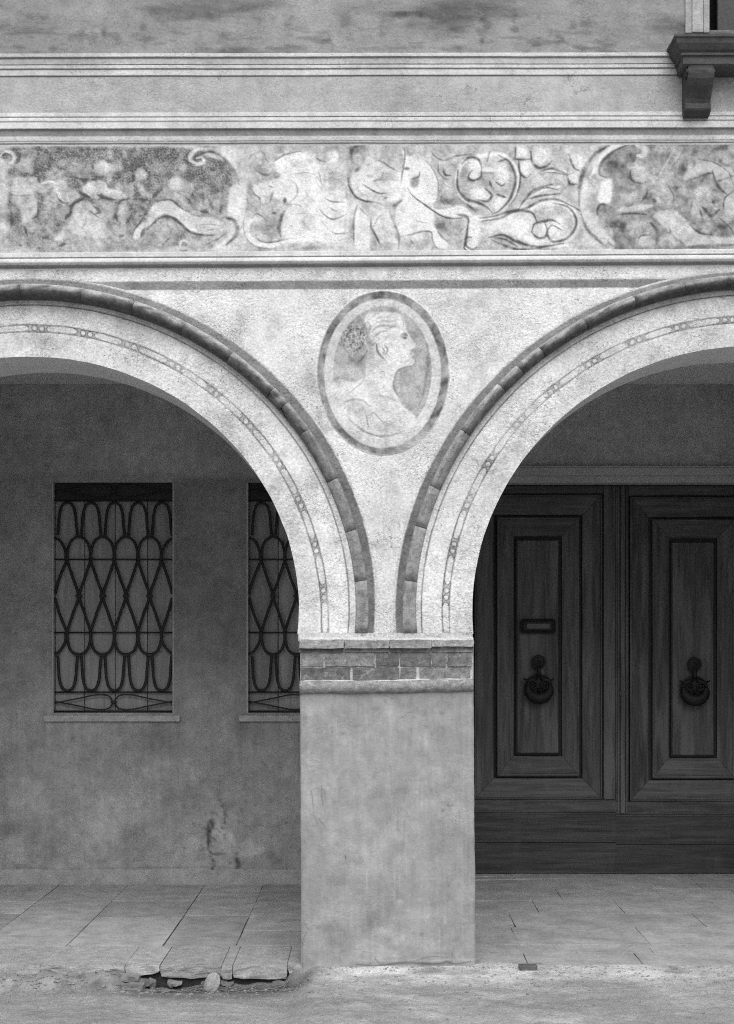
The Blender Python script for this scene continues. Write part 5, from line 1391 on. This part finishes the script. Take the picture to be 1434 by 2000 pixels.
# astragal and keyhole on the right leaf
WOO = Vector(lfR.location)
for (x0, x1, p) in ((1206, 1209.5, .018), (1211, 1220, .030), (1221.5, 1225, .016)):
    o = box_obj('astragal', dx(x0), dx(x1), YD - p, YD + .05, dz(1588), dz(946.5), M['door'], lfR, .003); o.location = o.location - WOO
V, Fc = tube_geo([P(1214.5 + 4.6 * math.cos(a * math.pi / 8), 1354 + 4.6 * math.sin(a * math.pi / 8), .030) for a in range(17)], .0055, 6, False)
o = mobj('keyhole_ring', V, Fc, M['slot'], lfR, True); o.location = o.location - WOO
for o in (lfL, lfR):
    o.parent = rear; o.location = o.location - RO

# ---- outer shell of the house (keeps the portico and rooms closed)
ur(box_obj('end_light_block', XBL - .05, XBL, THICK + .002, 4.5, -.3, fz(-900), M['plainwall'], rear))  # unseen ends added to keep the portico dark; its bays run on
ur(box_obj('end_light_block', XBR, XBR + .05, THICK + .002, 4.5, -.3, fz(-900), M['plainwall'], rear))
ur(box_obj('back_wall', XBL - .05, XBR + .05, 4.501, 4.55, -.3, fz(-900), M['plainwall'], rear))
ur(box_obj('roof_slab', XBL - .1, XBR + .1, -.1, 4.6, fz(-900) + .002, fz(-900) + .1, M['plainwall'], rear))
ceil = box_obj('portico_ceiling', XBL, XBR, THICK + .002, YB + .3, ZC, ZC + .08, M['ceiling'])
tag(ceil, 'smooth grey plaster ceiling inside the arcade', None, 'structure')

# ================================================================== PAVEMENT
pave = empty('pavement', (0, 1.4, -.02), 'stone slab pavement under the arches with a broken kerb', None, 'structure')
PVO = Vector((0, 1.4, -.02))
def up(o):
    o.location = o.location - PVO
    return o
def slope(X, Yv):     # the right bay rises a little to the door
    t = max(0.0, min(1.0, (X - 0.3) / 0.5))
    return t * 0.045 * max(0.0, min(1.0, Yv / YB))
up(box_obj('slab_bed', XBL, XBR, 0.03, YB + .3, -.30, -.0035, M['bed'], pave))
def slab(x0, x1, y0, y1, mat, gap=.004, th=.07, bev=.005, seed=0, lift=True, name='paving_slab'):
    r = random.Random(seed)
    j = lambda s=.003: r.uniform(-s, s)
    gy = gap * 3.0 if gap > .002 else .0015
    c = [(x0 + gap + j(), y0 + gy + j()), (x1 - gap + j(), y0 + gy + j()), (x1 - gap + j(), y1 - gy + j()), (x0 + gap + j(), y1 - gy + j())]
    dzv = r.uniform(-.002, .002)
    # outline with a few wavering points
    O = []
    for k in range(4):
        a, b_ = c[k], c[(k + 1) % 4]
        L = math.hypot(b_[0] - a[0], b_[1] - a[1]); n = max(1, min(4, int(L / .12)))
        for i in range(n):
            t = i / n
            q = (a[0] * (1 - t) + b_[0] * t, a[1] * (1 - t) + b_[1] * t)
            O.append((q[0] + (j(.002) if i else 0), q[1] + (j(.002) if i else 0)))
    cxm, cym = (x0 + x1) / 2, (y0 + y1) / 2
    V, Fc = [], []
    n = len(O)
    for lev in range(3):
        for (x, y) in O:
            if lev == 0: V.append((x, y, -th))
            elif lev == 1: V.append((x, y, -bev + dzv))
            else:
                k = bev * 1.2
                V.append((x + (k if x < cxm else -k), y + (k if y < cym else -k), dzv))
    V = [(x, y, z + (slope(x, y) if lift else 0)) for x, y, z in V]
    for l in range(2):
        for i in range(n):
            Fc.append((l * n + i, l * n + (i + 1) % n, (l + 1) * n + (i + 1) % n, (l + 1) * n + i))
    Fc.append(tuple(2 * n + i for i in range(n)))
    o = mobj(name, V, Fc, mat, pave)
    return up(o)
YF = floor_y(1848)
def zy_(z): return floor_y(1660 + z / 1.9917)
lines = [-4.35, -3.80, -3.25, -2.69, -2.30, -1.785, -1.21, -0.775, -0.30, 0.20, 0.598]
joints = {0: [1.2, 2.1], 1: [0.9, 1.8], 2: [1.4, 2.2], 3: [zy_(248), zy_(200)], 4: [zy_(225)], 5: [zy_(263), zy_(198)], 6: [zy_(255), zy_(175)], 7: [zy_(315), zy_(248), zy_(203)], 8: [1.0, 1.9], 9: [0.8, 1.7]}
sd = 100
for i in range(len(lines) - 1):
    ysj = [YF] + sorted(joints[i]) + [YB - .004]
    for a_, b_ in zip(ysj[:-1], ysj[1:]):
        if b_ - a_ < .03: continue
        sd += 1
        slab(lines[i], lines[i + 1], a_, b_, M['slab'], .0026, .07, .0015, sd)
# right bay: courses of small dusty slabs parallel to the wall
rows = [0.0, 0.30, floor_y(1848), floor_y(1816), floor_y(1791), floor_y(1767), floor_y(1746), YB - .03, YB + .25]
rj = {3: [1000, 1133, 1366], 4: [1047, 1209, 1400], 5: [1092, 1287], 6: [1170, 1360]}
for k in range(len(rows) - 1):
    y0, y1 = rows[k], rows[k + 1]
    dist = (y0 + y1) / 2 + D
    xj = [(px - VX) * dist / F for px in rj.get(k, [])]
    x = 0.60
    edges = [x]
    for q in xj: edges.append(q)
    if not xj:
        x = 0.9 + .2 * (k % 2)
        while x < 3.0: edges.append(x); x += random.Random(k * 7 + int(x * 10)).uniform(.5, .8)
    x = edges[-1] + .55
    while x < XBR - .3: edges.append(x); x += .58
    edges.append(XBR)
    for a_, b_ in zip(edges[:-1], edges[1:]):
        sd += 1
        slab(a_, b_, y0, y1, M['slabfine'], .0012, .06, .0012, sd)

# kerb stones: the broken front row of the left bay
def rough_block(name, x0, x1, y0, y1, z0, z1, mat, parent, seed, amp=.012, cuts=4, flat_top=True):
    bm = bmesh.new()
    add_box(bm, x0, x1, y0, y1, z0, z1)
    bmesh.ops.subdivide_edges(bm, edges=bm.edges[:], cuts=cuts, use_grid_fill=True)
    cx, cy, cz = (x0 + x1) / 2, (y0 + y1) / 2, (z0 + z1) / 2
    for v in bm.verts:
        u = Vector(((v.co.x - cx) / (x1 - x0) * 2, (v.co.y - cy) / (y1 - y0) * 2, (v.co.z - cz) / (z1 - z0) * 2))
        k = max(0, abs(u.x) + abs(u.z) - 1.25) * 0.35
        front = v.co.y < cy
        q = mnoise.noise_vector(v.co * 14 + Vector((seed * 3.7, 0, 0))) + 0.5 * mnoise.noise_vector(v.co * 40 + Vector((seed, 0, 0)))
        top = v.co.z > z1 - 1e-5
        v.co.x += (q.x * amp * .7 - u.x * k * .02) * (0.15 if v.co.z > cz else 1.0)
        if front or not flat_top: v.co.y += q.y * amp + k * .02
        v.co.z += (q.z * amp * (.15 if (top and flat_top) else 1.2)) - (u.z * k * .015)
    o = bm_obj(name, bm, mat, parent, False)
    return o
kj = [(-4.35, -3.5, .085), (-3.5, -2.55, .085), (-2.55, -1.82, .085), (-1.819, -1.347, .07), (-1.346, -1.155, .055), (-1.150, -0.810, .070), (-0.808, -0.748, .072), (-0.746, -0.446, .076), (-0.444, -0.35, .060)]
for i, (a_, b_, th) in enumerate(kj):
    up(rough_block('kerb_stone', a_, b_, -0.012 + .008 * (i % 3), YF - .006, -th, 0.003, M['kerb'], pave, i + 1, .014 if i > 2 else .010, 7 if b_ - a_ > .3 else 4))
# rubble under the kerb at far left
rr_ = random.Random(5)
x = -2.6
i = 0
while x < -1.30:
    w_ = rr_.uniform(.05, .13)
    for lv in range(2):
        z1 = -.045 - lv * .038 + rr_.uniform(-.006, .006)
        up(rough_block('rubble_stone', x + lv * .03, x + lv * .03 + w_, -.075 - lv * .05 + rr_.uniform(-.01, .012), .05, z1 - rr_.uniform(.035, .055), z1, M['rubble'], pave, 30 + i, .014, 3, False))
        i += 1
    x += w_ * .95

rk = random.Random(9)
for q in range(13):          # fallen bits in the hollow under the broken stones
    x = rk.uniform(-1.36, -.42); w_ = rk.uniform(.03, .075)
    z0 = -.125 + rk.uniform(0, .02)
    y0 = rk.uniform(-.05, .0)
    fs_ = rough_block('rubble_stone', x, x + w_, y0, y0 + w_ * .8, z0, z0 + rk.uniform(.025, .05), M['rubble'], None, 90 + q, .014, 3, False)
    tag(fs_, 'small grey rubble stone fallen in the dark hollow under the broken kerb', 'stone', None, 'rubble stones under the broken kerb')
# ================================================================== STREET
def geo_axis(a, b, st, far):
    c = np.arange(a, b + st / 2, st)
    g_, s = [], st
    x = b
    while x < far: s *= 1.35; x += s; g_.append(x)
    h_, s = [], st
    x = a
    while x > -far: s *= 1.35; x -= s; h_.append(x)
    return np.concatenate([h_[::-1], c, g_])
xs = geo_axis(-2.5, 2.5, .014, 80)
c = np.arange(-1.25, 0.20, .012)
g_, s, y = [], .012, -1.25
while y > -80: s *= 1.3; y -= s; g_.append(y)
ys = np.concatenate([g_[::-1], c])
X, Y = np.meshgrid(xs, ys)
def street_z(X, Y):
    tl = np.clip((X + 0.42) / 0.14, 0, 1); tl = tl * tl * (3 - 2 * tl)
    out = np.clip(-Y / 0.95, 0, 1)
    near = np.exp(-((Y + 0.02) / 0.13) ** 2)
    lump = np.clip(fbm(X * 100, Y * 100, 26, 157, 3) - .42, 0, 1) * .34
    zl = -0.115 + 0.028 * np.clip(-Y / 0.35, 0, 1) - .012 * out
    hol = np.clip((X + 1.32) / .06, 0, 1) * np.clip((-.40 - X) / .06, 0, 1)
    zl = zl + near * ((lump - .012) * (1 - .62 * hol) - .010 * hol)
    zl = zl + 0.052 * np.clip((-1.22 - X) / .15, 0, 1) * np.clip(1 - (-Y) / .22, 0, 1) ** 1.5
    zr = 0.003 - 0.080 * out ** 0.8 - 0.09 * np.maximum(0, Y)
    z = zl * (1 - tl) + zr * tl
    m = 1.0 / (1 + np.maximum(0, np.abs(X) - 3) * .2 + np.maximum(0, -Y - 2) * .2)
    z = z + m * (0.022 * (fbm(X * 100, Y * 100, 38, 151, 4) - .5) + 0.010 * (fbm(X * 100, Y * 160, 7, 153, 4) - .5))
    return z
Z = street_z(X, Y)
tl = np.clip((X + 0.5) / 0.3, 0, 1)
pat = fbm(X * 100, Y * 190, 45, 161, 5)
pv = 0.30 + 0.20 * (pat - .5)
dust = np.exp(-(((Y + 0.10) / 0.20) ** 2)) * np.clip((X + .42) / .25, 0, 1)
pv = pv + dust * (0.12 + 0.5 * (fbm(X * 100, Y * 150, 20, 163, 4) - .5))
dirt = np.exp(-(((Y + 0.10) / 0.16) ** 2 + ((X + 0.78) / 0.55) ** 4))
pv = pv * (1 - 0.78 * dirt)
dk = np.exp(-(((Y + 0.30 + .05 * np.sin(X * 5)) / 0.07) ** 2 + ((X + 1.0) / 0.42) ** 4)); pv = pv * (1 - .42 * dk)
pv = pv - .10 * np.clip((fbm(X * 100, Y * 100, 9, 167, 3) - .5) * 5, 0, 1) * np.exp(-((Y + .1) / .16) ** 2) * (X < -.3)
pv = pv + 0.07 * np.clip((fbm(X * 100, Y * 220, 24, 165, 4) - .55) * 6, 0, 1) * tl
street = grid_obj('street', np.stack([X, Y, Z], -1), M['street'], None, np.clip(pv, .08, .62), flip=False)
tag(street, 'dusty unpaved street in front of the arcade', None, 'structure')
me = street.data
if me.polygons[len(me.polygons) // 2].normal.z < 0:
    me.flip_normals()
def sz(x, y): return float(street_z(np.array([[x]]), np.array([[y]]))[0, 0])

# ---- loose things
def rock(name, loc, size, mat, seed, cuts=2, amp=.25, ang=0.0):
    bm = bmesh.new()
    bmesh.ops.create_icosphere(bm, subdivisions=cuts, radius=1.0)
    for v in bm.verts:
        q = mnoise.noise(v.co * 1.3 + Vector((seed * 5.1, 0, 0)))
        v.co *= 1 + amp * q
        v.co = Vector((max(-.80, min(.78, v.co.x)), max(-.8, min(.85, v.co.y)), max(-.85, min(.9, v.co.z))))
        v.co += v.co.normalized() * .06 * mnoise.noise(v.co * 4 + Vector((seed, 0, 0)))
        v.co = Vector((v.co.x * size[0], v.co.y * size[1], v.co.z * size[2]))
    o = bm_obj(name, bm, mat)
    o.rotation_euler = (0.15, ang, 0.4)
    o.location = loc
    return o
sx, sy = -0.845, -0.15
st = rock('loose_stone', (sx, sy, sz(sx, sy) + .045), (.044, .044, .060), M['palestone'], 3, 3, .3, .25)
tag(st, 'pale loose stone lying in the dirt against the broken kerb', 'stone')
# small block, a hollow's darkness put into its colour, right of the pillar foot
bm = bmesh.new()
add_box(bm, -.052, .052, -.03, .03, -.045, .0)
for v in bm.verts:
    if v.co.z < -.01: v.co.x *= .72
bmesh.ops.bevel(bm, geom=bm.edges[:], offset=.004, segments=1, affect='EDGES')
bmesh.ops.subdivide_edges(bm, edges=bm.edges[:], cuts=1)
for v in bm.verts: v.co += mnoise.noise_vector(v.co * 30) * .003
bk = bm_obj('hollow_block', bm, mat_stone('hollow_block_dark', .12, .12, 30, .95, .8))
bk.location = (fx(1031) * .99, -.075, .018)
tag(bk, 'small dark block standing in for a hollow right of the pillar foot', 'brick')

# gravel and straw
parts = []
rg = random.Random(21)
def tiny(x, y, s, zoff=0.0):
    ico = [(0, 0, 1), (.9, 0, .2), (-.3, .85, .3), (-.6, -.6, .25), (.35, -.8, .2), (.5, .6, -.3), (-.8, .2, -.2), (0, 0, -.8)]
    a = rg.uniform(0, 6.28); ca, sa = math.cos(a), math.sin(a)
    z = sz(x, y) + zoff
    q = [rg.uniform(.7, 1.2) for _ in range(3)]
    V = []
    for (u, v, w_) in ico:
        u, v, w_ = u * q[0], v * q[1], w_ * q[2] * .7
        V.append((x + s * (u * ca - v * sa), y + s * (u * sa + v * ca), z + s * w_ * .8))
    Fc = [(0, 1, 5), (0, 5, 2), (0, 2, 6), (0, 6, 3), (0, 3, 4), (0, 4, 1), (7, 5, 1), (7, 2, 5), (7, 6, 2), (7, 3, 6), (7, 4, 3), (7, 1, 4)]
    return V, Fc
for i in range(1500):
    x = rg.uniform(-2.3, 2.3)
    y = -abs(rg.gauss(.25, .3)) - .02
    if y < -1.15: continue
    s = rg.choice([.003, .004, .004, .005, .006, .008, .010, .012]) * (1.5 if x < -.3 and y > -.3 and rg.random() < .3 else 1)
    parts.append(tiny(x, y, s))
for i in range(120):       # crumbs of plaster at the pillar foot and along the right edge
    x = rg.uniform(-.35, 1.3); y = -abs(rg.gauss(0.02, .05)) - .02
    parts.append(tiny(x, y, rg.uniform(.003, .009)))
for i in range(90):
    x = rg.uniform(-2.2, -1.3); y = -rg.uniform(.06, .28)
    parts.append(tiny(x, y, rg.uniform(.006, .018)))
V, Fc = join_geo(parts)
gv = mobj('gravel', V, Fc, M['pebble'])
tag(gv, 'loose gravel and plaster crumbs scattered over the street edge', None, 'stuff')
parts = []
for i in range(75):
    x = rg.uniform(-1.38, -.40); y = -rg.uniform(.0, .20) - .005
    L = rg.uniform(.03, .11); a = rg.gauss(0, .6)
    pts = []
    for t in (0, .33, .66, 1):
        xx, yy = x + (t - .5) * L * math.cos(a), min(-.004, y + (t - .5) * L * math.sin(a))
        pts.append((xx, yy, sz(xx, yy) + .004 + .012 * math.sin(t * 3) * rg.random()))
    parts.append(tube_geo(pts, rg.uniform(.001, .0022), 4))
V, Fc = join_geo(parts)
sw = mobj('straw_litter', V, Fc, M['straw'])
tag(sw, 'dry straw and twigs littering the hollow under the broken kerb', None, 'stuff')
